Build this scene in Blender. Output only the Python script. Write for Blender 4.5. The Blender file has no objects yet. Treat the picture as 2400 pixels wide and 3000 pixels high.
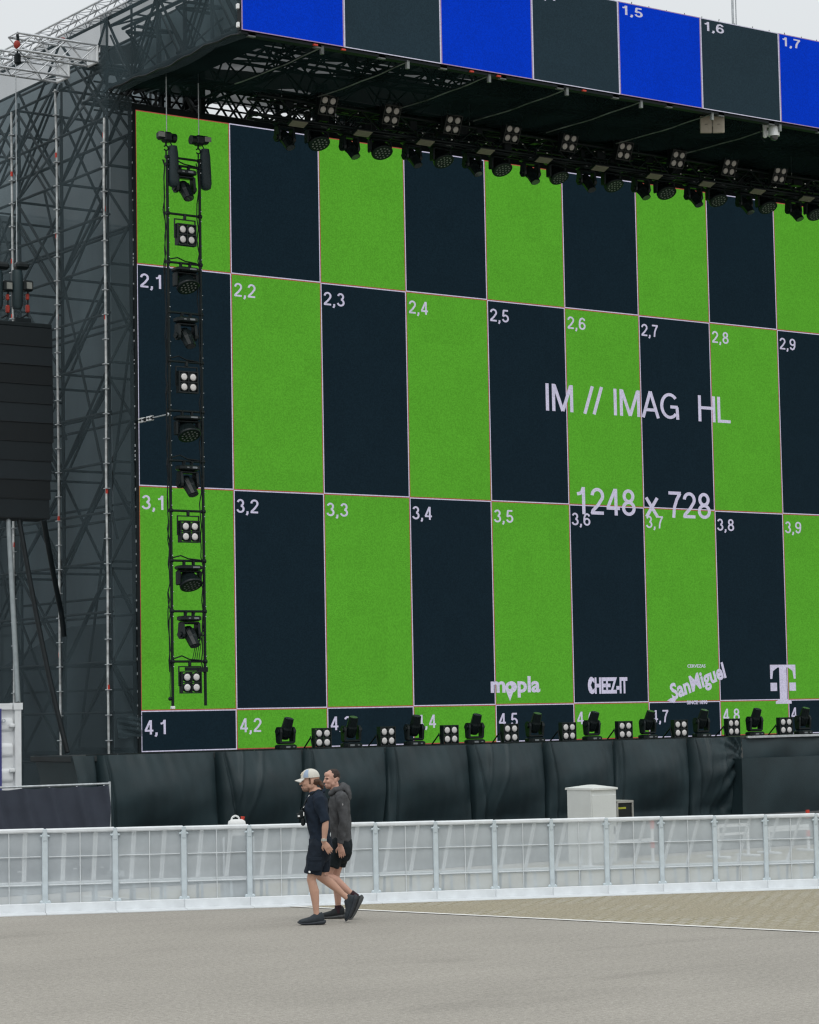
import bpy, math, random
from mathutils import Vector, Matrix
random.seed(7)
R = math.radians
scene = bpy.context.scene
# ---------------------------------------------------------------- camera
S = 4.5
FPX = 7173.2                      # focal length in photograph pixels (2400 wide)
YAW, PIT, ROL = R(35.5587), R(4.6480), R(-1.0676)
CAM = Vector((-5.33279*S, -9.52855*S, 2.47))
def axes():
    f = Vector((math.sin(YAW)*math.cos(PIT), math.cos(YAW)*math.cos(PIT), math.sin(PIT)))
    r = Vector((math.cos(YAW), -math.sin(YAW), 0)); u = r.cross(f)
    return (math.cos(ROL)*r+math.sin(ROL)*u, -math.sin(ROL)*r+math.cos(ROL)*u, f)
AR, AU, AF = axes()
camd = bpy.data.cameras.new("camera"); cam = bpy.data.objects.new("camera", camd)
scene.collection.objects.link(cam)
cam.matrix_world = Matrix(((AR.x, AU.x, -AF.x, CAM.x), (AR.y, AU.y, -AF.y, CAM.y), (AR.z, AU.z, -AF.z, CAM.z), (0, 0, 0, 1)))
camd.sensor_fit = 'HORIZONTAL'; camd.sensor_width = 36; camd.lens = 36*FPX/2400
camd.clip_start = 0.1; camd.clip_end = 3000
scene.camera = cam
# ---------------------------------------------------------------- sky, sun, exposure
SUN_EL, SUN_AZ = R(58), R(205)     # azimuth clockwise from +Y
w = bpy.data.worlds.new("World"); scene.world = w; w.use_nodes = True
nt = w.node_tree; nt.nodes.clear()
out = nt.nodes.new('ShaderNodeOutputWorld'); bg = nt.nodes.new('ShaderNodeBackground')
sky = nt.nodes.new('ShaderNodeTexSky'); sky.sky_type = 'NISHITA'; sky.sun_disc = False
sky.sun_elevation = SUN_EL; sky.sun_rotation = SUN_AZ; sky.dust_density = 4; sky.air_density = 1.0
hsv = nt.nodes.new('ShaderNodeHueSaturation'); hsv.inputs['Saturation'].default_value = 0.10
nt.links.new(sky.outputs[0], hsv.inputs['Color'])
# the cloud layer: an overcast sky, brighter overhead, with faint cloud structure
tc = nt.nodes.new('ShaderNodeTexCoord'); sep = nt.nodes.new('ShaderNodeSeparateXYZ')
nt.links.new(tc.outputs['Generated'], sep.inputs[0])
ramp = nt.nodes.new('ShaderNodeMapRange')
ramp.inputs[1].default_value = 0.0; ramp.inputs[2].default_value = 1.0
ramp.inputs[3].default_value = 6.8; ramp.inputs[4].default_value = 14.5
nt.links.new(sep.outputs[2], ramp.inputs[0])
nz = nt.nodes.new('ShaderNodeTexNoise'); nz.inputs['Scale'].default_value = 3.0; nz.inputs['Detail'].default_value = 4
nt.links.new(tc.outputs['Generated'], nz.inputs['Vector'])
nr = nt.nodes.new('ShaderNodeMapRange'); nr.inputs[3].default_value = 0.93; nr.inputs[4].default_value = 1.07
nt.links.new(nz.outputs[0], nr.inputs[0])
mu = nt.nodes.new('ShaderNodeMath'); mu.operation = 'MULTIPLY'
nt.links.new(ramp.outputs[0], mu.inputs[0]); nt.links.new(nr.outputs[0], mu.inputs[1])
comb = nt.nodes.new('ShaderNodeMix'); comb.data_type = 'RGBA'; comb.blend_type = 'MULTIPLY'; comb.inputs[0].default_value = 1
comb.inputs[6].default_value = (0.955, 1.0, 1.03, 1)
nt.links.new(mu.outputs[0], comb.inputs[7])
mx = nt.nodes.new('ShaderNodeMix'); mx.data_type = 'RGBA'; mx.inputs[0].default_value = 0.8
nt.links.new(hsv.outputs[0], mx.inputs[6]); nt.links.new(comb.outputs[2], mx.inputs[7])
nt.links.new(mx.outputs[2], bg.inputs[0]); bg.inputs[1].default_value = 0.10
nt.links.new(bg.outputs[0], out.inputs[0])
sl = bpy.data.lights.new("sun", 'SUN'); sl.energy = 0.7; sl.angle = R(18); sl.color = (1, 0.97, 0.92)
so = bpy.data.objects.new("sun", sl); scene.collection.objects.link(so)
sd = Vector((math.sin(SUN_AZ)*math.cos(SUN_EL), math.cos(SUN_AZ)*math.cos(SUN_EL), math.sin(SUN_EL)))
so.rotation_euler = (-sd).to_track_quat('-Z', 'Y').to_euler(); so.location = (0, -20, 40)
scene.view_settings.view_transform = 'Standard'; scene.view_settings.look = 'None'
scene.view_settings.exposure = 0; scene.view_settings.gamma = 1
scene.cycles.max_bounces = 8; scene.cycles.transparent_max_bounces = 24
scene.cycles.diffuse_bounces = 3; scene.cycles.sample_clamp_indirect = 4
try: scene.cycles.use_denoising = True
except Exception: pass
scene.cycles.filter_width = 1.3

# ---------------------------------------------------------------- helpers
COL = scene.collection
def ray(px, py):                   # px, py in a 1725 wide view of the photograph
    k = 2400/1725
    return AF + AR*((px*k-1200)/FPX) - AU*((py*k-1500)/FPX)
def on(px, py, axis, val):         # survey: where a sight line meets a plane
    d = ray(px, py); i = 'XYZ'.index(axis)
    return CAM + d*((val-CAM[i])/d[i])

MATS = {}
def mat(name, col, rough=0.6, metal=0.0, var=0.15, scale=6.0, bump=0.0, bscale=40.0, spec=0.4, stretch=(1, 1, 1), detail=5):
    if name in MATS: return MATS[name]
    m = bpy.data.materials.new(name); m.use_nodes = True; t = m.node_tree
    b = t.nodes['Principled BSDF']
    b.inputs['Roughness'].default_value = rough; b.inputs['Metallic'].default_value = metal
    b.inputs['Specular IOR Level'].default_value = spec
    tc = t.nodes.new('ShaderNodeTexCoord'); mp = t.nodes.new('ShaderNodeMapping'); mp.inputs['Scale'].default_value = stretch
    t.links.new(tc.outputs['Object'], mp.inputs[0])
    n = t.nodes.new('ShaderNodeTexNoise'); n.inputs['Scale'].default_value = scale; n.inputs['Detail'].default_value = detail
    t.links.new(mp.outputs[0], n.inputs['Vector'])
    r = t.nodes.new('ShaderNodeMapRange'); r.inputs[1].default_value = 0.25; r.inputs[2].default_value = 0.75
    r.inputs[3].default_value = 1-var; r.inputs[4].default_value = 1+var
    t.links.new(n.outputs[0], r.inputs[0])
    x = t.nodes.new('ShaderNodeMix'); x.data_type = 'RGBA'; x.blend_type = 'MULTIPLY'; x.inputs[0].default_value = 1
    x.inputs[6].default_value = (*col, 1); t.links.new(r.outputs[0], x.inputs[7])
    t.links.new(x.outputs[2], b.inputs['Base Color'])
    if bump:
        n2 = t.nodes.new('ShaderNodeTexNoise'); n2.inputs['Scale'].default_value = bscale; n2.inputs['Detail'].default_value = 6
        t.links.new(mp.outputs[0], n2.inputs['Vector'])
        bp = t.nodes.new('ShaderNodeBump'); bp.inputs['Strength'].default_value = bump; bp.inputs['Distance'].default_value = 0.02
        t.links.new(n2.outputs[0], bp.inputs['Height']); t.links.new(bp.outputs[0], b.inputs['Normal'])
    MATS[name] = m
    return m
def net(name, col, alpha, var=0.12, scale=3.0, stretch=(1, 1, 1), avar=0.06):
    """woven net: a share of it is threads, the rest is holes"""
    if name in MATS: return MATS[name]
    m = bpy.data.materials.new(name); m.use_nodes = True; t = m.node_tree; t.nodes.clear()
    o = t.nodes.new('ShaderNodeOutputMaterial'); mix = t.nodes.new('ShaderNodeMixShader')
    tr = t.nodes.new('ShaderNodeBsdfTransparent'); d = t.nodes.new('ShaderNodeBsdfDiffuse'); d.inputs['Roughness'].default_value = 0.8
    tc = t.nodes.new('ShaderNodeTexCoord'); mp = t.nodes.new('ShaderNodeMapping'); mp.inputs['Scale'].default_value = stretch
    t.links.new(tc.outputs['Object'], mp.inputs[0])
    n = t.nodes.new('ShaderNodeTexNoise'); n.inputs['Scale'].default_value = scale; n.inputs['Detail'].default_value = 6
    t.links.new(mp.outputs[0], n.inputs['Vector'])
    r = t.nodes.new('ShaderNodeMapRange'); r.inputs[1].default_value = 0.25; r.inputs[2].default_value = 0.75
    r.inputs[3].default_value = 1-var; r.inputs[4].default_value = 1+var
    t.links.new(n.outputs[0], r.inputs[0])
    x = t.nodes.new('ShaderNodeMix'); x.data_type = 'RGBA'; x.blend_type = 'MULTIPLY'; x.inputs[0].default_value = 1
    x.inputs[6].default_value = (*col, 1); t.links.new(r.outputs[0], x.inputs[7]); t.links.new(x.outputs[2], d.inputs['Color'])
    ra = t.nodes.new('ShaderNodeMapRange'); ra.inputs[1].default_value = 0.25; ra.inputs[2].default_value = 0.75
    ra.inputs[3].default_value = alpha-avar; ra.inputs[4].default_value = min(1, alpha+avar)
    t.links.new(n.outputs[0], ra.inputs[0]); t.links.new(ra.outputs[0], mix.inputs[0])
    t.links.new(tr.outputs[0], mix.inputs[1]); t.links.new(d.outputs[0], mix.inputs[2]); t.links.new(mix.outputs[0], o.inputs[0])
    MATS[name] = m
    return m
def led(name, col, strength=1.0, base=0.002, pitch=0.0214):
    """lit LED tile: every diode and every half-metre module a little different"""
    if name in MATS: return MATS[name]
    m = bpy.data.materials.new(name); m.use_nodes = True; t = m.node_tree
    b = t.nodes['Principled BSDF']; b.inputs['Base Color'].default_value = (base, base, base, 1)
    b.inputs['Roughness'].default_value = 0.8; b.inputs['Specular IOR Level'].default_value = 0.02
    tc = t.nodes.new('ShaderNodeTexCoord')
    def cells(size, lo, hi):
        s = t.nodes.new('ShaderNodeVectorMath'); s.operation = 'SCALE'; s.inputs['Scale'].default_value = 1/size
        t.links.new(tc.outputs['Object'], s.inputs[0])
        f = t.nodes.new('ShaderNodeVectorMath'); f.operation = 'FLOOR'; t.links.new(s.outputs[0], f.inputs[0])
        wn = t.nodes.new('ShaderNodeTexWhiteNoise'); wn.noise_dimensions = '3D'; t.links.new(f.outputs[0], wn.inputs['Vector'])
        r = t.nodes.new('ShaderNodeMapRange'); r.inputs[3].default_value = lo; r.inputs[4].default_value = hi
        t.links.new(wn.outputs[0], r.inputs[0]); return r
    a = cells(pitch, 0.86, 1.14); c = cells(0.5, 0.97, 1.03)
    mu = t.nodes.new('ShaderNodeMath'); mu.operation = 'MULTIPLY'; t.links.new(a.outputs[0], mu.inputs[0]); t.links.new(c.outputs[0], mu.inputs[1])
    m2 = t.nodes.new('ShaderNodeMath'); m2.operation = 'MULTIPLY'; m2.inputs[1].default_value = strength; t.links.new(mu.outputs[0], m2.inputs[0])
    b.inputs['Emission Color'].default_value = (*col, 1); t.links.new(m2.outputs[0], b.inputs['Emission Strength'])
    MATS[name] = m
    return m

class MB:
    def __init__(s): s.v = []; s.f = []; s.fm = []; s.sm = []; s.M = Matrix.Identity(4); s.mi = 0
    def add(s, vs, fs, smooth=False):
        o = len(s.v); M = s.M
        s.v += [tuple(M @ Vector(p)) for p in vs]
        for f in fs: s.f.append([i+o for i in f]); s.fm.append(s.mi); s.sm.append(smooth)
    def box(s, c, d, rot=None):
        h = [x/2 for x in d]; vs = [Vector((sx*h[0], sy*h[1], sz*h[2])) for sz in (-1, 1) for sy in (-1, 1) for sx in (-1, 1)]
        if rot is not None: vs = [rot @ p for p in vs]
        c = Vector(c); s.add([p+c for p in vs], [(0, 2, 3, 1), (4, 5, 7, 6), (0, 1, 5, 4), (2, 6, 7, 3), (0, 4, 6, 2), (1, 3, 7, 5)])
    def cbox(s, c, d, b=0.02, rot=None):
        h = [x/2 for x in d]; b = min(b, min(h)*0.9); vs = []; idx = {}
        for sx in (-1, 1):
            for sy in (-1, 1):
                for sz in (-1, 1):
                    for a in range(3):
                        p = [sx*(h[0]-b), sy*(h[1]-b), sz*(h[2]-b)]; p[a] = (sx, sy, sz)[a]*h[a]
                        idx[(sx, sy, sz, a)] = len(vs); vs.append(Vector(p))
        fs = []
        for a in range(3):
            b1, b2 = [i for i in range(3) if i != a]
            for sg in (-1, 1):
                q = []
                for u, v in ((-1, -1), (1, -1), (1, 1), (-1, 1)):
                    k = [0, 0, 0]; k[a] = sg; k[b1] = u; k[b2] = v; q.append(idx[(*k, a)])
                fs.append(q)
            for u in (-1, 1):
                for v in (-1, 1):
                    k0 = [0, 0, 0]; k1 = [0, 0, 0]; k0[b1] = k1[b1] = u; k0[b2] = k1[b2] = v; k0[a] = -1; k1[a] = 1
                    fs.append([idx[(*k0, b1)], idx[(*k1, b1)], idx[(*k1, b2)], idx[(*k0, b2)]])
        for sx in (-1, 1):
            for sy in (-1, 1):
                for sz in (-1, 1): fs.append([idx[(sx, sy, sz, a)] for a in range(3)])
        if rot is not None: vs = [rot @ p for p in vs]
        c = Vector(c); s.add([p+c for p in vs], fs)
    def tube(s, p0, p1, r, n=8, r2=None, caps=True):
        p0, p1 = Vector(p0), Vector(p1); d = (p1-p0)
        if d.length < 1e-6: return
        q = d.to_track_quat('Z', 'Y').to_matrix(); r2 = r if r2 is None else r2
        vs = [p0+q @ Vector((math.cos(2*math.pi*i/n)*r, math.sin(2*math.pi*i/n)*r, 0)) for i in range(n)]
        vs += [p1+q @ Vector((math.cos(2*math.pi*i/n)*r2, math.sin(2*math.pi*i/n)*r2, 0)) for i in range(n)]
        s.add(vs, [(i, (i+1) % n, n+(i+1) % n, n+i) for i in range(n)], True)
        if caps: s.add(vs, [list(range(n))[::-1], [n+i for i in range(n)]])
    def poly(s, pts, r, n=6):
        for a, b in zip(pts[:-1], pts[1:]): s.tube(a, b, r, n)
    def loft(s, rings, caps=True, smooth=True, closed=True):
        n = len(rings[0]); vs = [p for g in rings for p in g]; fs = []
        m = n if closed else n-1
        for k in range(len(rings)-1):
            for i in range(m): fs.append((k*n+i, k*n+(i+1) % n, (k+1)*n+(i+1) % n, (k+1)*n+i))
        s.add(vs, fs, smooth)
        if caps and closed: s.add(vs, [list(range(n))[::-1], [(len(rings)-1)*n+i for i in range(n)]])
    def axis_loft(s, prof, org, ax, n=12, flat=None):
        """prof: (distance along ax, radius); flat faceted when flat"""
        q = Vector(ax).to_track_quat('Z', 'Y').to_matrix(); o = Vector(org)
        s.loft([[o+q @ Vector((math.cos(2*math.pi*i/n)*r, math.sin(2*math.pi*i/n)*r, t)) for i in range(n)] for t, r in prof], True, not flat)
    def disc(s, c, nrm, r, n=14, r2=None):
        q = Vector(nrm).to_track_quat('Z', 'Y').to_matrix(); c = Vector(c); r2 = r2 or r
        s.add([c+q @ Vector((math.cos(2*math.pi*i/n)*r, math.sin(2*math.pi*i/n)*r2, 0)) for i in range(n)], [list(range(n))])
    def ball(s, c, rad, n=14, m=9, rot=None):
        if not hasattr(rad, '__len__'): rad = (rad,)*3
        c = Vector(c); rings = []
        for k in range(m+1):
            th = math.pi*(0.02+0.96*k/m); g = []
            for i in range(n):
                p = Vector((math.sin(th)*math.cos(2*math.pi*i/n)*rad[0], math.sin(th)*math.sin(2*math.pi*i/n)*rad[1], -math.cos(th)*rad[2]))
                g.append(c+(rot @ p if rot is not None else p))
            rings.append(g)
        s.loft(rings)
    def prism(s, poly, y0, y1, T=lambda x, y, z: (x, y, z)):
        n = len(poly); vs = [T(x, y0, z) for x, z in poly]+[T(x, y1, z) for x, z in poly]
        s.add(vs, [list(range(n)), [n+i for i in range(n)][::-1]]+[(i, n+i, n+(i+1) % n, (i+1) % n) for i in range(n)])
    def quad(s, a, b, c, d): s.add([a, b, c, d], [(0, 1, 2, 3)])
    def grid(s, nu, nv, fn):
        vs = [fn(i/nu, j/nv) for j in range(nv+1) for i in range(nu+1)]
        s.add(vs, [(j*(nu+1)+i, j*(nu+1)+i+1, (j+1)*(nu+1)+i+1, (j+1)*(nu+1)+i) for j in range(nv) for i in range(nu)], True)
    def build(s, name, m, parent=None, fix=True):
        me = bpy.data.meshes.new(name); me.from_pydata(s.v, [], s.f)
        ms = m if isinstance(m, (list, tuple)) else [m]
        for x in ms: me.materials.append(x)
        me.polygons.foreach_set('material_index', s.fm); me.polygons.foreach_set('use_smooth', s.sm)
        me.update()
        o = bpy.data.objects.new(name, me); COL.objects.link(o)
        if parent is not None: o.parent = parent
        return o
def tag(o, label=None, cat=None, group=None, kind=None):
    if label: o['label'] = label
    if cat: o['category'] = cat
    if group: o['group'] = group
    if kind: o['kind'] = kind
    return o
def thing(name, label, cat, loc=(0, 0, 0), rz=0.0, group=None):
    o = bpy.data.objects.new(name, None); COL.objects.link(o); o.empty_display_size = 0.2
    o.location = loc; o.rotation_euler = (0, 0, rz)
    return tag(o, label, cat, group)
def dup(root, loc=None, label=None, group=None, rot=None):
    r = root.copy(); COL.objects.link(r)
    if loc is not None: r.location = loc
    if rot is not None: r.rotation_euler = rot
    if label: r['label'] = label
    if group: r['group'] = group
    for ch in list(root.children):
        c = ch.copy(); COL.objects.link(c); c.parent = r
        for g in list(ch.children):
            d = g.copy(); COL.objects.link(d); d.parent = c
    return r
def arc(cx, cy, rx, ry, a0, a1, n=14): return [(cx+rx*math.cos(R(a0+(a1-a0)*i/n)), cy+ry*math.sin(R(a0+(a1-a0)*i/n))) for i in range(n+1)]
_six = [(.475, .75), (.42, .87), (.29, .935), (.16, .86), (.09, .68), (.068, .42), (.075, .28)]
GLY = {'0': (.60, [arc(.28, .5, .205, .435, 0, 360, 24)]), '1': (.56, [[(.315, 0), (.315, 1)], [(.07, .74), (.19, .765), (.265, .84), (.30, .97)]]),
 '2': (.60, [arc(.28, .705, .20, .23, 178, -25)+[(.30, .36), (.10, .15), (.065, .03)], [(.03, .065), (.51, .065)]]),
 '3': (.60, [arc(.27, .725, .175, .21, 165, -80), arc(.265, .285, .205, .222, 82, -168)]),
 '4': (.60, [[(.385, 0), (.385, .99)], [(.36, .97), (.06, .27)], [(.02, .265), (.53, .265)]]),
 '5': (.60, [[(.48, .935), (.12, .935)], [(.145, .96), (.095, .46)], arc(.265, .31, .205, .245, 145, -165)]),
 '6': (.60, [_six, arc(.275, .31, .205, .245, 0, 360, 22)]), '7': (.58, [[(.03, .935), (.53, .935)], [(.49, .93), (.36, .70), (.255, .40), (.215, 0)]]),
 '8': (.60, [arc(.275, .735, .17, .20, 0, 360, 22), arc(.275, .285, .205, .222, 0, 360, 22)]),
 '9': (.60, [[(.55-x, 1-y) for x, y in _six], arc(.275, .69, .205, .245, 0, 360, 22)]),
 ',': (.30, [[(.12, .13), (.12, -.02), (.055, -.15)]]), 'I': (.27, [[(.12, 0), (.12, 1)]]), '/': (.34, [[(0, -.02), (.30, 1.02)]]),
 'M': (.86, [[(.075, 0), (.075, 1)], [(.10, .97), (.40, .02)], [(.40, .02), (.70, .97)], [(.725, 0), (.725, 1)]]),
 'A': (.68, [[(.03, 0), (.32, 1)], [(.32, 1), (.61, 0)], [(.13, .30), (.51, .30)]]),
 'G': (.80, [arc(.38, .5, .31, .435, 42, 318, 22), [(.40, .47), (.69, .47)], [(.66, .47), (.68, .0)]]),
 'H': (.76, [[(.07, 0), (.07, 1)], [(.63, 0), (.63, 1)], [(.07, .53), (.63, .53)]]), 'L': (.56, [[(.07, 0), (.07, 1)], [(.05, .06), (.53, .06)]]),
 'x': (.54, [[(.02, 0), (.46, .72)], [(.46, 0), (.02, .72)]]), ' ': (.34, [])}
def stroke_text(t, m, parent, x0, x1, z0, z1, y, th=.13):
    """grotesque lettering drawn as strokes; fits the width x0..x1 and the cap height z0..z1"""
    st = []; pen = 0
    for ch in t:
        adv, ss = GLY[ch]; st += [[(pen+px, py) for px, py in q] for q in ss]; pen += adv
    lo = min(p[0] for q in st for p in q)-th/2; hi = max(p[0] for q in st for p in q)+th/2
    sx = (x1-x0)/(hi-lo); sz = z1-z0; g = MB()
    for k, q in enumerate(st):
        L, n = [], len(q); clos = (Vector(q[0])-Vector(q[-1])).length < 1e-4
        for i in range(n):
            a = Vector(q[i-1]) if i else (Vector(q[-2]) if clos else None); b = Vector(q[i+1]) if i < n-1 else (Vector(q[1]) if clos else None); p = Vector(q[i])
            d0 = (p-a).normalized() if a is not None else None; d1 = (b-p).normalized() if b is not None else None
            d = (d0+d1).normalized() if d0 is not None and d1 is not None else (d0 if d1 is None else d1)
            nn = Vector((-d.y, d.x)); c = abs(nn.dot(Vector((-d1.y, d1.x)))) if d1 is not None and d0 is not None else 1
            nn *= th/2/max(.5, c); L.append((p+nn, p-nn))
        yy = y-.0015*k
        for (a, b), (c, d) in zip(L[:-1], L[1:]):
            g.add([(x0+(p.x-lo)*sx, yy, z0+p.y*sz) for p in (a, b, d, c)], [(0, 1, 2, 3)])
    o = g.build('caption', m, parent); loc(o, parent); return o
def text_mesh(s, m, parent, x0, x1, z0, z1, y, rot=0.0, bold=0.0, shear=0.0, depth=0.004, fit='both'):
    name = 'caption'; cu = bpy.data.curves.new(name, 'FONT'); cu.body = s; cu.offset = bold; cu.shear = shear; cu.resolution_u = 3; cu.extrude = 0.001
    t = bpy.data.objects.new(name, cu); COL.objects.link(t)
    dg = bpy.context.evaluated_depsgraph_get(); me = bpy.data.meshes.new_from_object(t.evaluated_get(dg))
    bpy.data.objects.remove(t, do_unlink=True)
    xs = [v.co.x for v in me.vertices]; ys = [v.co.y for v in me.vertices]
    ax, bx, ay, by = min(xs), max(xs), min(ys), max(ys)
    if fit == 'cap': ay, by = 0.0, 0.727
    sx = (x1-x0)/(bx-ax); sz = (z1-z0)/(by-ay); cx, cz = (x0+x1)/2, (z0+z1)/2; c, sn = math.cos(rot), math.sin(rot)
    for v in me.vertices:
        px = x0+(v.co.x-ax)*sx-cx; pz = z0+(v.co.y-ay)*sz-cz; e = 0 if v.co.z > 0 else 1
        v.co = (cx+px*c-pz*sn, y-depth*(1-e), cz+px*sn+pz*c)
    me.materials.clear(); me.materials.append(m); me.update()
    o = bpy.data.objects.new(name, me); COL.objects.link(o); o.parent = parent
    return o

# ---------------------------------------------------------------- materials
BLACKM = mat('black_metal', (0.008, 0.013, 0.015), 0.55, 0.0, 0.3, 8, spec=0.2)
FIXT = mat('fixture_black', (0.0065, 0.0115, 0.0125), 0.40, 0.0, 0.25, 9, spec=0.32)
TRUSSB = mat('truss_black', (0.007, 0.013, 0.014), 0.5, 0.0, 0.3, 8, spec=0.25)
ALU = mat('aluminium', (0.60, 0.62, 0.64), 0.42, 0.55, 0.2, 9)
STEEL = mat('galvanised_steel', (0.50, 0.53, 0.55), 0.5, 0.35, 0.25, 12)
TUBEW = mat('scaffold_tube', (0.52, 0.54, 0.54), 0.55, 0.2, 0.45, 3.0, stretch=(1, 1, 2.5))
TUBED = mat('scaffold_tube_shaded', (0.026, 0.034, 0.038), 0.6, 0.2, 0.3, 6)  # same tubes as outside, the shade behind the net put into the colour
WHITEP = mat('white_paint', (0.74, 0.76, 0.77), 0.45, 0, 0.08, 5, bump=0.1)
BARW = mat('barrier_white', (0.70, 0.73, 0.75), 0.5, 0, 0.10, 6)
BARB = mat('barrier_post_steel', (0.56, 0.63, 0.665), 0.5, 0.15, 0.15, 7)
REDP = mat('red_paint', (0.55, 0.05, 0.03), 0.5, 0, 0.2, 8)
RUBBER = mat('rubber_cable', (0.006, 0.010, 0.012), 0.5, 0, 0.3, 10, spec=0.25)
LENSW = mat('frosted_lens', (0.70, 0.68, 0.665), 0.3, 0, 0.05, 20)
LENSG = mat('dark_glass', (0.06, 0.065, 0.07), 0.08, 0, 0.1, 20, spec=0.9)
SKIRT = mat('stage_cloth', (0.019, 0.036, 0.0415), 0.46, 0, 0.28, 1.6, bump=0.35, bscale=70, spec=0.35)
BANNER = mat('banner_cloth', (0.050, 0.058, 0.078), 0.8, 0, 0.15, 3, bump=0.25, bscale=60, spec=0.2)
BEIGE = mat('beige_panel', (0.56, 0.51, 0.42), 0.6, 0, 0.1, 10)
CLAMP = mat('bright_fitting', (0.85, 0.86, 0.86), 0.35, 0.1, 0.1, 10)
NET = net('grey_scaffold_net', (0.068, 0.094, 0.105), 0.51, 0.25, 0.9, (1, 1, 0.35), 0.07)
NETD = net('dark_scaffold_net', (0.040, 0.050, 0.055), 0.62, 0.2, 1.2, (1, 1, 0.5), 0.06)
NETR = net('dark_roof_net', (0.010, 0.020, 0.021), 0.88, 0.4, 0.8, (1, 1, 1), 0.08)
SCRIM = net('white_barrier_mesh', (0.62, 0.665, 0.69), 0.66, 0.08, 3.0, (1, 1, 1), 0.05)

# ---------------------------------------------------------------- ground
def asphalt():
    m = bpy.data.materials.new('asphalt'); m.use_nodes = True; t = m.node_tree; b = t.nodes['Principled BSDF']
    b.inputs['Roughness'].default_value = 0.9; b.inputs['Specular IOR Level'].default_value = 0.25
    tc = t.nodes.new('ShaderNodeTexCoord')
    def noise(sc, det, st=(1, 1, 1), rot=0.0):
        mp = t.nodes.new('ShaderNodeMapping'); mp.inputs['Scale'].default_value = st; mp.inputs['Rotation'].default_value = (0, 0, rot)
        t.links.new(tc.outputs['Object'], mp.inputs[0])
        n = t.nodes.new('ShaderNodeTexNoise'); n.inputs['Scale'].default_value = sc; n.inputs['Detail'].default_value = det
        t.links.new(mp.outputs[0], n.inputs['Vector']); return n
    def mr(n, a, bb, lo, hi):
        r = t.nodes.new('ShaderNodeMapRange'); r.inputs[1].default_value = a; r.inputs[2].default_value = bb
        r.inputs[3].default_value = lo; r.inputs[4].default_value = hi; t.links.new(n.outputs[0], r.inputs[0]); return r
    def mul(a, c):
        q = t.nodes.new('ShaderNodeMath'); q.operation = 'MULTIPLY'; t.links.new(a.outputs[0], q.inputs[0]); t.links.new(c.outputs[0], q.inputs[1]); return q
    a = mr(noise(0.45, 6, (1, 1, 1)), 0.3, 0.7, 0.93, 1.06)           # broad patches
    c = mul(mr(noise(70, 2), 0.3, 0.7, 0.76, 1.24), mr(noise(21, 3), 0.3, 0.7, 0.84, 1.16))                         # stone grain
    d = mr(noise(0.55, 4, (0.35, 1, 1), R(-35)), 0.58, 0.72, 1.0, 0.76)  # worn damp stains
    e = mr(noise(2.2, 5, (0.3, 1.6, 1), R(-30)), 0.3, 0.72, 1.02, 0.96)
    v = mul(mul(a, c), mul(d, e))
    x = t.nodes.new('ShaderNodeMix'); x.data_type = 'RGBA'; x.blend_type = 'MULTIPLY'; x.inputs[0].default_value = 1
    x.inputs[6].default_value = (0.318, 0.297, 0.262, 1); t.links.new(v.outputs[0], x.inputs[7]); t.links.new(x.outputs[2], b.inputs['Base Color'])
    bp = t.nodes.new('ShaderNodeBump'); bp.inputs['Strength'].default_value = 0.5; bp.inputs['Distance'].default_value = 0.008
    t.links.new(noise(60, 4).outputs[0], bp.inputs['Height']); t.links.new(bp.outputs[0], b.inputs['Normal'])
    return m
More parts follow.
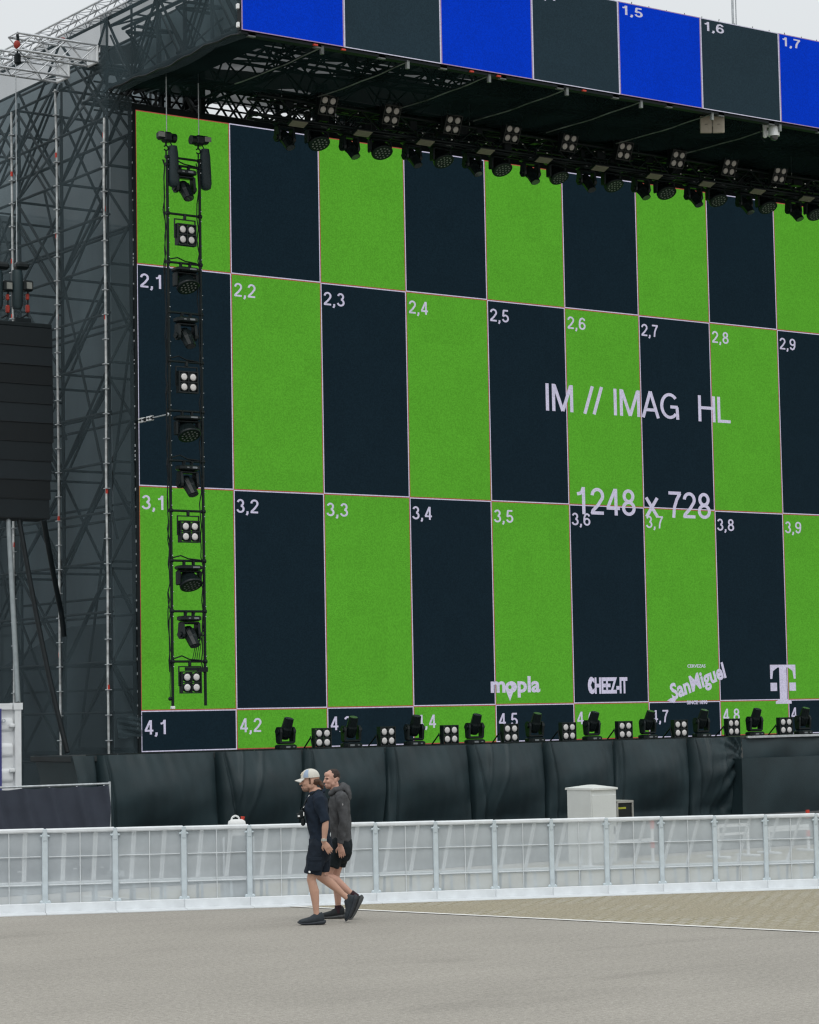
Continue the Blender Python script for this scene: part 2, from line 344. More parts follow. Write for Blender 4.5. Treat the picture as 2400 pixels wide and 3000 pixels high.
def grass_pavers():
    m = bpy.data.materials.new('grass_pavers'); m.use_nodes = True; t = m.node_tree; b = t.nodes['Principled BSDF']
    b.inputs['Roughness'].default_value = 0.95; b.inputs['Specular IOR Level'].default_value = 0.15
    tc = t.nodes.new('ShaderNodeTexCoord'); mp = t.nodes.new('ShaderNodeMapping'); mp.inputs['Rotation'].default_value = (0, 0, R(16))
    t.links.new(tc.outputs['Object'], mp.inputs[0])
    br = t.nodes.new('ShaderNodeTexBrick'); br.inputs['Scale'].default_value = 2.6; br.inputs['Mortar Size'].default_value = 0.065
    br.inputs['Mortar Smooth'].default_value = 0.5; br.inputs['Brick Width'].default_value = 0.55; br.inputs['Row Height'].default_value = 0.42
    br.inputs['Color1'].default_value = (0.40, 0.37, 0.305, 1); br.inputs['Color2'].default_value = (0.375, 0.35, 0.29, 1)
    br.inputs['Mortar'].default_value = (0.255, 0.225, 0.135, 1)
    t.links.new(mp.outputs[0], br.inputs['Vector'])
    n = t.nodes.new('ShaderNodeTexNoise'); n.inputs['Scale'].default_value = 0.7; n.inputs['Detail'].default_value = 7
    t.links.new(tc.outputs['Object'], n.inputs['Vector'])
    r = t.nodes.new('ShaderNodeMapRange'); r.inputs[1].default_value = 0.36; r.inputs[2].default_value = 0.62
    t.links.new(n.outputs[0], r.inputs[0])
    x = t.nodes.new('ShaderNodeMix'); x.data_type = 'RGBA'; x.inputs[7].default_value = (0.325, 0.292, 0.215, 1)
    t.links.new(r.outputs[0], x.inputs[0]); t.links.new(br.outputs[0], x.inputs[6])
    n2 = t.nodes.new('ShaderNodeTexNoise'); n2.inputs['Scale'].default_value = 38; n2.inputs['Detail'].default_value = 5
    t.links.new(tc.outputs['Object'], n2.inputs['Vector'])
    r2 = t.nodes.new('ShaderNodeMapRange'); r2.inputs[1].default_value = 0.3; r2.inputs[2].default_value = 0.7; r2.inputs[3].default_value = 0.65; r2.inputs[4].default_value = 1.3
    t.links.new(n2.outputs[0], r2.inputs[0])
    y = t.nodes.new('ShaderNodeMix'); y.data_type = 'RGBA'; y.blend_type = 'MULTIPLY'; y.inputs[0].default_value = 1
    t.links.new(x.outputs[2], y.inputs[6]); t.links.new(r2.outputs[0], y.inputs[7]); t.links.new(y.outputs[2], b.inputs['Base Color'])
    bp = t.nodes.new('ShaderNodeBump'); bp.inputs['Strength'].default_value = 0.8; bp.inputs['Distance'].default_value = 0.02
    t.links.new(n2.outputs[0], bp.inputs['Height']); t.links.new(bp.outputs[0], b.inputs['Normal'])
    return m
g = MB(); g.quad((-600, -600, 0), (600, -600, 0), (600, 900, 0), (-600, 900, 0)); tag(g.build('ground', asphalt()), kind='structure')
L0, L1 = Vector((-7.182, -15.338, 0)), Vector((-4.941, -23.673, 0)); LD = (L1-L0).normalized(); LN = Vector((-LD.y, LD.x, 0))
if LN.x < 0: LN = -LN
P0 = L0-LD*3.0; P1 = L0+LD*40
g = MB(); g.quad((P0.x, P0.y, .004), (P1.x, P1.y, .004), (P1.x+34, P1.y+8, .004), (26, -11.8, .004))
tag(g.build('grass_paving', grass_pavers()), kind='structure')
g = MB(); a, b_, wl = P0, P1, 0.10
g.quad((a.x, a.y, .008), (b_.x, b_.y, .008), (b_.x+LN.x*wl, b_.y+LN.y*wl, .008), (a.x+LN.x*wl, a.y+LN.y*wl, .008))
tag(g.build('road_line', mat('line_paint', (0.74, 0.73, 0.70), 0.8, 0, 0.14, 4, bump=0.2)), kind='structure')
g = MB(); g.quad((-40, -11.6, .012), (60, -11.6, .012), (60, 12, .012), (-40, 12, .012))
tag(g.build('service_road', mat('shaded_asphalt', (0.10, 0.105, 0.108), 0.9, 0, 0.25, 1.5, bump=0.4, bscale=60)), kind='structure')  # road asphalt, with shade before the stage put into its dark colour

# ---------------------------------------------------------------- stage
DZ, DY = 1.745, -1.70
SX0, SX1 = -2.45, 30.0
stage = thing('stage', 'long dark stage with black cloth skirt under the green screen', 'stage', (SX0, DY, 0))
def loc(o, root):                   # parts are modelled in world metres
    o.location = [-root.location[0], -root.location[1], -root.location[2]]; return o
g = MB(); g.cbox(((-.5+SX1)/2, (DY+6)/2+0.01, DZ-0.06), (SX1+.5, 6-DY-0.02, 0.11), 0.01); g.cbox(((SX0-.52)/2, DY+.85, DZ-0.06), (-.52-SX0, 1.68, 0.11), 0.01)
loc(g.build('deck', mat('stage_deck', (0.03, 0.036, 0.038), 0.7, 0, 0.25, 3), stage), stage)
seams = [on(p, 1580, 'Y', DY).x for p in (205, 455, 640, 815, 985, 1145, 1295, 1450)]
XR = on(1560, 1595, 'Y', DY).x      # where the skirt gives way to the lower thrust
def skirt_y(x, v, s0):
    """v = 0 top, 1 bottom; cloth gathered at every seam, bellying out between"""
    y = 0.0
    for k, sx in enumerate(s0):
        lean = 0.16*math.sin(k*1.7+0.6)*v; d = x-sx-lean; wd = 0.06+0.10*v
        y += 0.16*math.exp(-((d+0.035)/0.030)**2)*(0.55+0.45*v)           # the dark gap where two cloths meet
        y -= 0.085*math.exp(-((d-0.075-.05*v)/wd)**2)                     # rolled edge beside it
        y -= 0.05*math.exp(-((d-0.26-.18*v)/(wd*.7))**2)*v
        y += 0.05*math.exp(-((d-0.17-.10*v)/0.03)**2)
        if k % 3 == 1:                                                    # long slanting pulls
            for q, am in ((.55, .05), (.82, .04)): y -= am*math.exp(-((x-sx-q-0.75*(1-v)*(q-.1)+.35)/0.05)**2)*min(1, 1.3-v)
    nb = sorted(s0); lo = max([q for q in nb if q <= x], default=nb[0]-1.6); hi = min([q for q in nb if q > x], default=nb[-1]+1.4)
    t = (x-lo)/max(.01, hi-lo)
    y -= 0.30*math.sin(math.pi*min(1, max(0, t)))**.8*math.sin(math.pi*min(1, v*1.10+0.02))
    y += 0.010*math.sin(x*9+v*2.2)+0.006*math.sin(x*23-v*5+1)+.005*math.sin(v*19+x*3)
    return y
def wrinkle(x, z):                  # tight diagonal folds pulled towards the thrust's upper corner
    d = XR-x
    if d < 0 or d > 1.35: return 0
    a = math.atan2(z-1.36, d+0.05); e = max(0, 1-d/1.35)
    return -0.07*math.sin(a*15+1.0)*e*(0.35+0.65*min(1, d/0.25))
g = MB(); n = 1300; m = 26
def fs(u, v):
    x = SX0+u*(XR-SX0); z = (DZ+0.003)*(1-v)+0.01*v
    return (x, DY-0.03+skirt_y(x, v, seams)+wrinkle(x, z)*(1 if z > .1 else 0), z)
g.grid(n, m, fs)
g.grid(10, 8, lambda u, v: (SX0+0.03*math.sin(v*7), DY-0.03+skirt_y(SX0, v, seams)+u*1.6, (DZ+0.003)*(1-v)+0.01*v))
loc(g.build('skirt', SKIRT, stage), stage)
g = MB(); xr2 = on(1570, 1555, 'Y', DY).x
g.cbox(((xr2+SX1)/2, DY-0.06, DZ-0.01), (SX1-xr2, 0.06, 0.055), 0.008)
loc(g.build('edge_rail', ALU, stage), stage)
g = MB()
g.grid(120, 12, lambda u, v: (XR+0.02+u*(SX1-XR), DY-0.02+0.02*math.sin(u*60+v*4)-0.05*math.sin(math.pi*v), (DZ-0.045)*(1-v)+1.0*v))
loc(g.build('valance', SKIRT, stage), stage)
g = MB()
for k in range(26):
    x = SX0+0.4+k*0.62+random.uniform(-.1, .1); g.poly([(x, DY+0.1, DZ+.008), (x+.2, DY+.07, DZ+.012), (x+.45, DY+.12+random.uniform(-.05, .05), DZ+.008), (x+.66, DY+.1, DZ+.008)], 0.012, 5)
loc(g.build('cable_run', RUBBER, stage), stage)
# lower thrust running out at the right
TY = DY-0.42
tz = on(1600, 1595, 'Y', TY).z
tx = on(1562, 1640, 'Y', TY).x
thr = thing('stage_thrust', 'lower black draped thrust block in front of the stage at right', 'stage', (tx, TY, 0))
g = MB(); g.cbox(((tx+SX1)/2+.02, TY+0.22, tz-0.05), (SX1-tx-.04, 0.38, 0.06), 0.01); loc(g.build('deck', MATS['stage_deck'], thr), thr)
g = MB(); g.grid(160, 16, lambda u, v: (tx+u*(SX1-tx), TY-0.02-0.05*math.sin(math.pi*v)*math.sin(math.pi*min(1, u*4))+0.02*math.sin(u*70+v*2)*v, (tz-0.01)*(1-v)+.01*v))
g.grid(8, 10, lambda u, v: (tx+0.01*math.sin(v*5), TY-0.02+u*0.36, (tz-0.01)*(1-v)+.01*v))
g.grid(60, 2, lambda u, v: (tx+u*(SX1-tx), TY-0.02+v*0.40, tz-0.01))
loc(g.build('skirt', SKIRT, thr), thr)

# ---------------------------------------------------------------- main screen
W = 2.22170805; Z4 = 2.57152; ZT = 14.735; NC = 12
G = led('screen_green', (0.079, 0.307, 0.023)); DK = led('screen_dark', (0.0062, 0.0148, 0.0218)); LW = led('screen_white', (0.49, 0.475, 0.61)); LR = led('screen_red', (0.30, 0.075, 0.05))
scr = thing('led_wall', 'huge LED wall with green and black numbered test grid', 'screen', (0, 0, DZ))
rows = [(11.5715, ZT), (7.0715, 11.5715), (Z4, 7.0715), (DZ+.01, Z4)]
bd = 0.0214
def cellgrid(mats, x0, wd, ncol, rws, y, name, parent, first, wb=(2, 3), bdx=bd, bdz=bd):
    """first: 1 when the top left cell is lit. One flat lit face: cells and their one-pixel borders"""
    d = MB()
    for r_, (z0, z1) in enumerate(rws):
        for c in range(ncol):
            lit = (r_+c+first) % 2; xa, xb = x0+c*wd, x0+(c+1)*wd
            d.mi = 0 if lit else 1
            d.quad((xa+bdx, y, z0+bdz), (xb-bdx, y, z0+bdz), (xb-bdx, y, z1-bdz), (xa+bdx, y, z1-bdz))
            d.mi = wb[1] if lit else wb[0]
            d.quad((xa, y, z0), (xb, y, z0), (xb-bdx, y, z0+bdz), (xa+bdx, y, z0+bdz))
            d.quad((xa, y, z1), (xa+bdx, y, z1-bdz), (xb-bdx, y, z1-bdz), (xb, y, z1))
            d.quad((xa, y, z0), (xa+bdx, y, z0+bdz), (xa+bdx, y, z1-bdz), (xa, y, z1))
            d.quad((xb, y, z0), (xb, y, z1), (xb-bdx, y, z1-bdz), (xb-bdx, y, z0+bdz))
    return loc(d.build(name, mats, parent), parent)
cellgrid([G, DK, LW, LR], 0, W, NC, rows, 0.0, 'display', scr, 1)
g = MB(); g.box((NC*W/2, 0.085, (DZ+ZT)/2+.01), (NC*W+0.02, 0.16, ZT-DZ)); loc(g.build('cabinet_back', BLACKM, scr), scr)
g = MB(); g.box((-0.05, 0.06, (DZ+ZT)/2), (0.07, 0.20, ZT-DZ+.1)); g.box((NC*W+.05, 0.06, (DZ+ZT)/2), (0.07, 0.20, ZT-DZ+.1)); g.box((NC*W/2, 0.07, ZT+.06), (NC*W+.2, 0.16, 0.1))
loc(g.build('frame', BLACKM, scr), scr)
g = MB(); random.seed(3)
z = DZ+.3
while z < ZT: g.box((-0.090, -0.02, z), (random.uniform(.006, .014), 0.03, random.uniform(.015, .06))); z += random.uniform(.06, .40)
loc(g.build('edge_fitting', STEEL, scr), scr)
g = MB()
for k in range(7): g.box((k*5+1-.6, 0.5, 8), (0.09, 0.09, 12.6)); g.tube((k*5+.4, .3, DZ+.05), (k*5+.4, 3.5, DZ+.05), .04); g.tube((k*5+.4, .5, 12), (k*5+.4, 3.4, DZ+.1), .03)
loc(g.build('back_support', TUBED, scr), scr)
CAPM = LW
for r_ in (1, 2, 3):
    for c in range(NC):
        x = c*W; zt = rows[r_][1]
        stroke_text('%d,%d' % (r_+1, c+1), CAPM, scr, x+0.055, x+0.055+(0.50 if c in (0, 9, 10, 11) and c < 1 else 0.545 if c < 9 else .75), zt-0.47, zt-0.185, -0.004)
def P(px, py, y=0): return on(px, py, 'Y', y)
a = P(1150, 888); b_ = P(1540, 910)
stroke_text('IM // IMAG  HL', CAPM, scr, a.x, b_.x, 9.18, 9.80, -0.010, .115)
a = P(1212, 1085); b_ = P(1495, 1092)
stroke_text('1248 x 728', CAPM, scr, a.x, b_.x, 6.86, 7.48, -0.018, .12)
# logos on the screen's lower edge
def bx(px0, py0, px1, py1):
    a = P(px0, py0); c = P(px1, py1); return a.x, c.x
o = text_mesh('mopla', CAPM, scr, P(1033, 1450).x, P(1137, 1450).x, P(1085, 1469).z, P(1085, 1424).z, -0.012, bold=0.030); o.name = 'sponsor_logo'; loc(o, scr)
g = MB(); c0 = P(1073, 1450)
for rr, pts in ((0, None),):
    rad = 0.125; pin = [(c0.x+rad*math.cos(t)*1.0, c0.z+0.02+rad*math.sin(t)) for t in [R(-35)+R(250)*i/14 for i in range(15)]]+[(c0.x, c0.z-0.27)]
    g.prism(pin, -0.016, -0.009)
loc(g.build('sponsor_logo', CAPM, scr), scr)
g = MB(); g.prism([(c0.x+0.045*math.cos(2*math.pi*i/12), c0.z+0.03+0.045*math.sin(2*math.pi*i/12)) for i in range(12)], -0.02, -0.0165); loc(g.build('sponsor_logo', G, scr), scr)
a = P(1238, 1462); b_ = P(1321, 1458)
o = text_mesh('CHEEZ-IT', CAPM, scr, a.x, b_.x, P(1280, 1461).z, P(1280, 1426).z, -0.012, bold=0.042); o.name = 'sponsor_logo'; loc(o, scr)
g = MB(); q = P(1245, 1443); h = 0.18
g.prism([(q.x+0.115*math.cos(t)*.9, q.z+0.19*math.sin(t)) for t in [R(60)+R(240)*i/16 for i in range(17)]]+[(q.x+0.02, q.z-0.08), (q.x-0.02, q.z), (q.x+0.02, q.z+0.09)], -0.017, -0.0125); loc(g.build('sponsor_logo', CAPM, scr), scr)
a = P(1413, 1455); b_ = P(1526, 1425)
o = text_mesh('SanMiguel', CAPM, scr, a.x-.03, b_.x+.05, P(1470, 1462).z, P(1470, 1416).z, -0.012, rot=R(17), bold=0.030, shear=0.0); o.name = 'sponsor_logo'; loc(o, scr)
g = MB(); q0 = P(1408, 1478); q1 = P(1424, 1447); g.prism([(q0.x-.05, q0.z+.03), (q0.x+.16, q0.z-.03), (q0.x+.22, q0.z+.05), (q0.x+.18, q0.z+.10), (q0.x+.06, q0.z+.085)], -.0175, -.0128); loc(g.build('sponsor_logo', CAPM, scr), scr)
o = text_mesh('CERVEZAS', CAPM, scr, P(1447, 1403).x, P(1485, 1403).x, P(1465, 1406).z, P(1465, 1399).z, -0.012, bold=0.02); o.name = 'sponsor_logo'; loc(o, scr)
o = text_mesh('SINCE 1890', CAPM, scr, P(1446, 1480).x, P(1489, 1480).x, P(1468, 1483).z, P(1468, 1475).z, -0.012, bold=0.02); o.name = 'sponsor_logo'; loc(o, scr)
g = MB(); tl = P(1621, 1400); tr = P(1674, 1400); bz = P(1648, 1482).z; cx = (tl.x+tr.x)/2; hw = (tr.x-tl.x)/2; H = tl.z-bz
def Tp(pts): g.prism([(cx+u*hw, bz+v*H) for u, v in pts], -0.016, -0.009)
Tp([(-1, 1), (1, 1), (1, .64), (.86, .64), (.78, .84), (.42, .93), (-.42, .93), (-.78, .84), (-.86, .64), (-1, .64)])
Tp([(-.28, .93), (.28, .93), (.28, .12), (.62, .06), (.62, 0), (-.62, 0), (-.62, .06), (-.28, .12)])
Tp([(-1, .54), (-.5, .54), (-.5, .33), (-1, .33)]); Tp([(.5, .54), (1, .54), (1, .33), (.5, .33)])
loc(g.build('sponsor_logo', CAPM, scr), scr)

# ---------------------------------------------------------------- blue screen on the roof front
HY, HX0, HW = -5.10, -0.60, 2.287; HZ0, HZ1 = 15.07, 17.04; HN = 13
HB = led('header_blue', (0.0, 0.032, 0.46), pitch=0.02); HD = led('header_dark', (0.0135, 0.0285, 0.039), base=0.006, pitch=0.02); HL = led('header_line', (0.50, 0.50, 0.60), pitch=0.02); HR = led('header_pink', (0.30, 0.22, 0.36), pitch=0.02)
hd = thing('led_banner', 'long blue and grey numbered LED screen along the roof front', 'screen', (HX0, HY, HZ0))
cellgrid([HB, HD, HL, HR], HX0, HW, HN, [(HZ0, HZ1)], HY, 'display', hd, 1, bdx=0.026, bdz=0.018)
g = MB(); g.box((HX0+HN*HW/2, HY+.075, (HZ0+HZ1)/2), (HN*HW, .14, HZ1-HZ0-.02)); loc(g.build('cabinet_back', BLACKM, hd), hd)
for c in range(HN):
    x = HX0+c*HW; stroke_text('1,%d' % (c+1), HL, hd, x+.09, x+.67, HZ1-.262, HZ1-.068, HY-.004, .15)
g = MB(); random.seed(11)
for k in range(60):
    x = HX0+.25+k*.49; g.tube((x, HY+.05, HZ1-.02), (x+random.uniform(-.02, .02), HY+.05, HZ1+random.uniform(.03, .07)), .010, 5)
    if k % 3 == 0: g.box((x, HY+.08, HZ0-.05), (.16, .08, .07))
loc(g.build('rigging_lug', mat('dull_lug', (.16, .17, .17), .6, .2, .3, 9), hd), hd)
g = MB(); g.box((HX0+HN*HW/2, HY+.12, HZ0-.035), (HN*HW, .16, .05)); loc(g.build('lower_rail', BLACKM, hd), hd)
g = MB()
for px in (664, 723, 993, 1230, 1050): q = on(px, 96+(px-664)*.168, 'Y', HY+.02); g.box((q.x, HY+.02, HZ0-.045), (.09, .05, .03))
loc(g.build('warning_tape', REDP, hd), hd)
g = MB()
for k in range(5): g.cbox((HX0-.04, HY+.06, HZ0+.1+k*.35), (.05, .07, .10), .01)
loc(g.build('end_clamp', CLAMP, hd), hd)

# ---------------------------------------------------------------- roof
XW = -0.60                          # side wall plane
roof = thing('stage_roof', 'dark netted stage roof jutting out above the green screen', 'roof', (XW, -5, 15.1))
RX1 = 29.0; ZB, ZR = 15.06, 16.67
g = MB(); random.seed(5)
def under(u, v):
    x = -.5+u*(RX1+.5); y = -4.95+v*5.2
    bay = (x-1.19) % 1.985/1.985
    return (x, y, ZB+.03-0.10*math.sin(math.pi*bay)*math.sin(math.pi*v)+.02*math.sin(x*5+y*3)+.22*max(0, v-.55))
g.grid(220, 24, under); loc(g.build('ceiling_net', NETR, roof), roof)
rm = bpy.data.materials.new('roof_fabric'); rm.use_nodes = True; t = rm.node_tree; t.nodes.clear()
o_ = t.nodes.new('ShaderNodeOutputMaterial'); mxs = t.nodes.new('ShaderNodeMixShader'); tl_ = t.nodes.new('ShaderNodeBsdfTranslucent'); df = t.nodes.new('ShaderNodeBsdfDiffuse')
tcx = t.nodes.new('ShaderNodeTexCoord'); nn = t.nodes.new('ShaderNodeTexNoise'); nn.inputs['Scale'].default_value = 0.6; nn.inputs['Detail'].default_value = 5
t.links.new(tcx.outputs['Object'], nn.inputs['Vector']); rr = t.nodes.new('ShaderNodeMapRange'); rr.inputs[1].default_value = .4; rr.inputs[2].default_value = .7; rr.inputs[3].default_value = .02; rr.inputs[4].default_value = .18
t.links.new(nn.outputs[0], rr.inputs[0]); t.links.new(rr.outputs[0], mxs.inputs[0])
tl_.inputs[0].default_value = (.30, .36, .36, 1); df.inputs[0].default_value = (.05, .06, .06, 1)
t.links.new(df.outputs[0], mxs.inputs[1]); t.links.new(tl_.outputs[0], mxs.inputs[2]); t.links.new(mxs.outputs[0], o_.inputs[0])
g = MB(); g.grid(60, 12, lambda u, v: (.45+u*8.6, -4.9+v*5.4, ZR+.03*math.sin(u*20)+.0)); loc(g.build('roof_sheet', rm, roof), roof)  # stops short of the end so skylight falls on the added backing
g = MB(); g.grid(30, 6, lambda u, v: (9.05+u*20, -4.9+v*8.4, ZR+.02*math.sin(u*30))); loc(g.build('roof_sheet', mat('black_roof_sheet', (.012, .016, .017), .8, 0, .2, 2), roof), roof)
def truss(mb, p0, p1, up, side, wd, ht, r=.025, rl=.014, bay=.6, n=6):
    p0, p1 = Vector(p0), Vector(p1); up = Vector(up).normalized(); side = Vector(side).normalized(); d = p1-p0; L = d.length; nb = max(2, round(L/bay))
    cs = [side*(sx*wd/2)+up*(sz*ht/2) for sx, sz in ((-1, -1), (1, -1), (1, 1), (-1, 1))]
    for c in cs: mb.tube(p0+c, p1+c, r, n)
    for k in range(nb):
        a, b = p0+d*(k/nb), p0+d*((k+1)/nb)
        for i in range(4):
            c0, c1 = cs[i], cs[(i+1) % 4]
            if (k+i) % 2: c0, c1 = c1, c0
            mb.tube(a+c0, b+c1, rl, 5, caps=False)
            if i % 2 == 0: mb.tube(a+cs[i], a+cs[(i+1) % 4], rl, 5, caps=False)
for k in range(12):                 # the roof's own girders, seen dimly above the net
    g = MB(); x = -.2+k*2.0
    truss(g, (x, -4.8, 15.85), (x, .4, 15.85), (0, 0, 1), (1, 0, 0), .30, 1.3, .035, .022, 1.0); loc(g.build('girder', TRUSSB, roof), roof)
for y in (-4.4, -2.6, -.6):
    g = MB(); truss(g, (-.4, y, 15.75), (RX1, y, 15.75), (0, 0, 1), (0, 1, 0), .45, .9, .035, .022, 1.0); loc(g.build('purlin', TRUSSB, roof), roof)
for k in range(13):
    x = 1.19+k*1.987; q = MB()
    if k > 6: continue
    pts = [Vector((x+.006*math.sin(i*2.1+k), -5.02+i*.31, ZB-.06+.006*math.sin(i*1.3+k)-(.03*math.sin(math.pi*i/10)))) for i in range(11)]
    q.poly(pts, .013, 6); q.box((x+.03, -5.03, ZB-.10), (.06, .06, .16)); loc(q.build('rib', mat('dull_tube', (.20, .215, .21), .5, .3, .75, 2.6), roof), roof)
g = MB(); g.grid(4, 10, lambda u, v: (-.52+u*.95, -4.95+v*5.2, ZB+.06+.22*max(0, v-.55))); loc(g.build('ceiling_light_block', MATS['black_roof_sheet'], roof), roof)  # opaque black strip added to keep sky brightness out of the ceiling's end
g = MB(); g.grid(20, 6, lambda u, v: (.40+.03*math.sin(u*25), -5.0+u*5.3, 15.15+v*1.45)); loc(g.build('added_end_backing', net('pale_roof_backing', (.27, .355, .39), .93, .2, .9, (1, 1, .5), .05), roof), roof)  # pale net added to brighten the roof end behind its tubes
# netting on the roof's end
g = MB(); random.seed(9)
def endnet(u, v):
    y = -5.05+u*5.4; fr = max(0, 1-u*5.4/1.1)
    z0 = ZB-.02-.03*math.sin(y*2)-0.02*math.sin(y*7); z1 = ZR
    z = z0+v*(z1-z0)
    x = XW+.03*math.sin(y*3+z*2)+.02*math.sin(y*9-z*3)+fr*fr*.05*math.sin(v*9)
    return (x, y, z)
g.grid(60, 16, endnet); g.grid(30, 3, lambda u, v: (XW+v*.35, -5.05+u*5.0, ZB-.02-.03*math.sin((-5.05+u*5)*2)-.05*math.sin(math.pi*v)+.03*v))
loc(g.build('end_net', net('roof_end_net', (.062, .090, .102), .66, .3, .9, (1, 1, .6), .08), roof), roof)
g = MB()
for z in (15.16, 16.6): g.tube((XW+.10, -5, z), (XW+.10, .3, z), .035, 8); g.tube((XW+.75, -5, z), (XW+.75, .3, z), .035, 8)
for k in range(6):
    y = -4.9+k*1.03
    for xx in (.10, .75): g.tube((XW+xx, y, 15.16), (XW+xx, y, 16.6), .028, 6)
    g.tube((XW+.1, y, 16.6 if k % 2 else 15.16), (XW+.1, y+1.03, 15.16 if k % 2 else 16.6), .03, 6)
    g.tube((XW+.75, y, 15.16 if k % 2 else 16.6), (XW+.75, y+1.03, 16.6 if k % 2 else 15.16), .024, 6)
    g.tube((XW+.1, y, 15.9), (XW+.75, y+.5, 15.2), .02, 6)
loc(g.build('end_frame', TUBED, roof), roof)
g = MB(); g.poly([(XW-.02, -5.05+i*.25, ZB-.03-.03*math.sin((-5.05+i*.25)*2)-.02*math.sin((-5.05+i*.25)*7)) for i in range(21)], .018, 6); loc(g.build('net_rope', RUBBER, roof), roof)
# lattice behind the top of the screen, open to the sky
g = MB(); random.seed(4)
for y, z0 in ((.9, 15.0), (1.5, 15.15)):
    truss(g, (-.3, y, z0+.42), (RX1, y, z0+.42), (0, 0, 1), (0, 1, 0), .35, .75, .04, .026, .55)
for k in range(5): g.tube((-.3, 1.2, 14.95+k*.20), (RX1, 1.2, 14.95+k*.20), .022, 5)
for k in range(12): x = -.2+random.uniform(0, 9); g.box((x, 1.0, 15.3), (random.uniform(.05, .22), .1, random.uniform(.4, 1.0)))
for x in (1.9, 5.0): g.box((x, .75, 15.4), (.34, .12, 1.4))
loc(g.build('back_truss', TRUSSB, roof), roof)
g = MB(); g.grid(50, 6, lambda u, v: (6.4+u*22.5, 2.2+.10*math.sin(u*60), 13.6+v*3.4)); g.grid(20, 4, lambda u, v: (.4+u*6.0, 2.2+.08*math.sin(u*30), 16.25+.10*math.sin(u*9)+v*.40)); loc(g.build('drape_and_sky_block', MATS['black_roof_sheet'], roof), roof)  # right: cover behind the roof; left: dark sheet added to block the sky

# ---------------------------------------------------------------- scaffold tower wall at left, wrapped in net
sc = thing('scaffold_tower', 'tall scaffold tower wrapped in grey net left of the screen', 'scaffolding', (XW, .12, 0))
YS = [.12+2.07*k for k in range(5)]; ZTOP = 16.6
random.seed(21)
for i, y in enumerate(YS):
    g = MB(); top = (14.5, 15.55, 15.5, 16.3, 16.3)[i]
    # outer standards stand in front of the net; each is a run of spigoted tubes, a little out of line
    z = 1.2 if i == 0 else .05; off = Vector((0, 0, 0)); first = True
    while z < top:
        z2 = min(top, z+2.0); nx = Vector((random.uniform(-.012, .012), random.uniform(-.02, .02), 0))
        g.tube((XW-.06+off.x, y+off.y, z), (XW-.06+nx.x, y+nx.y, z2), .0245, 8); off = nx; z = z2
    st = g.build('standard', TUBEW, sc); loc(st, sc)
    h = MB(); z = 1.5
    while z < top: h.cbox((XW-.06, y, z), (.11, .11, .018), .02); z += .5
    h.build('rosette', STEEL, st)
    h = MB()
    for z in (3.0+i*.7, 6.9-i*.4, 10.4+i*.3, 12.6-i*.2, 14.1): h.tube((XW-.06, y, z), (XW-.06, y, z+.10), .028, 8)
    h.build('marker_tape', REDP, st)
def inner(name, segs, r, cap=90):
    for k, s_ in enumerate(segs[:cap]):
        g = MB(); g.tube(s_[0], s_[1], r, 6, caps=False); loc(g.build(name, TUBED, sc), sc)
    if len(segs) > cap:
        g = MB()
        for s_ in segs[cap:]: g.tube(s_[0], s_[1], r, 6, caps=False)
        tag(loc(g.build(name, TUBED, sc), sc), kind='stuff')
XI = [XW+.05, XW+1.15, XW+2.2]
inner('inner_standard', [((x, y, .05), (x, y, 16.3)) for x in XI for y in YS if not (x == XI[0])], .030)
led_, brc = [], []
lv = [1.55+k*1.0 for k in range(16)]
for z in lv:
    for a in range(4): led_.append(((XI[0], YS[a], z), (XI[0], YS[a+1], z)))
for z in lv[::2]:
    for y in YS:
        led_.append(((XI[0], y, z), (XI[2], y, z)))
for z in lv[1::2]:
    for a in range(4): led_.append(((XI[1], YS[a], z), (XI[1], YS[a+1], z))); led_.append(((XI[2], YS[a], z+.5), (XI[2], YS[a+1], z+.5)))
random.seed(33)
for a in range(4):
    for z in (1.55, 3.55, 5.55, 7.55, 9.55, 11.55, 13.55, 14.55):
        f = (int(z)+a) % 2
        brc.append(((XI[0], YS[a+f], z), (XI[0], YS[a+1-f], z+2)))
        if random.random() < .9: brc.append(((XI[1], YS[a+1-f], z), (XI[1], YS[a+f], z+2)))
        if random.random() < .5: brc.append(((XI[2], YS[a+f], z+.3), (XI[2], YS[a+1-f], z+2.3)))
        if random.random() < .8: brc.append(((XI[0], YS[a], z), (XI[1], YS[a], z+2)))
        if random.random() < .4: brc.append(((XI[1], YS[a], z+2), (XI[2], YS[a], z)))
        if random.random() < .6: brc.append(((XI[0], YS[a], z), (XI[2], YS[a+1], z+2)))
brc += [((XI[0]+.08, YS[1], 8.2), (XI[0]+.08, YS[3], 15.2)), ((XI[0]+.08, YS[2], 3.6), (XI[0]+.08, YS[4], 12.2)), ((XI[0]+.12, YS[1]+.2, 2), (XI[0]+.12, YS[4], 9.6)), ((XI[0]+.12, YS[0], 6), (XI[0]+.12, YS[1]+1, 13.6))]
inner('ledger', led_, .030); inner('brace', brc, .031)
g = MB()
def sidenet(u, v):
    y = -.02+u*9.0; z = .02+v*16.65
    x = XW-.005+.012*math.sin(y*6.1+z*.7)+.010*math.sin(y*13+z*2.1)+.006*math.sin(z*9+y*4)
    return (x, y, z)
g.grid(90, 90, sidenet); loc(g.build('side_net', NET, sc), sc)
g = MB()                             # the net's return on to the screen edge, sagging in swags low down
def ret(u, v):
    z = .9+v*14.1; x = XW+u*.52
    y = -.02-.02*math.sin(u*9+z*2.0)
    if z < 8: y -= .10*(8-z)/8*abs(math.sin((z+u*1.1)*1.9))*math.sin(math.pi*min(1, u*.9+.05))
    return (x, y+u*.02, z)
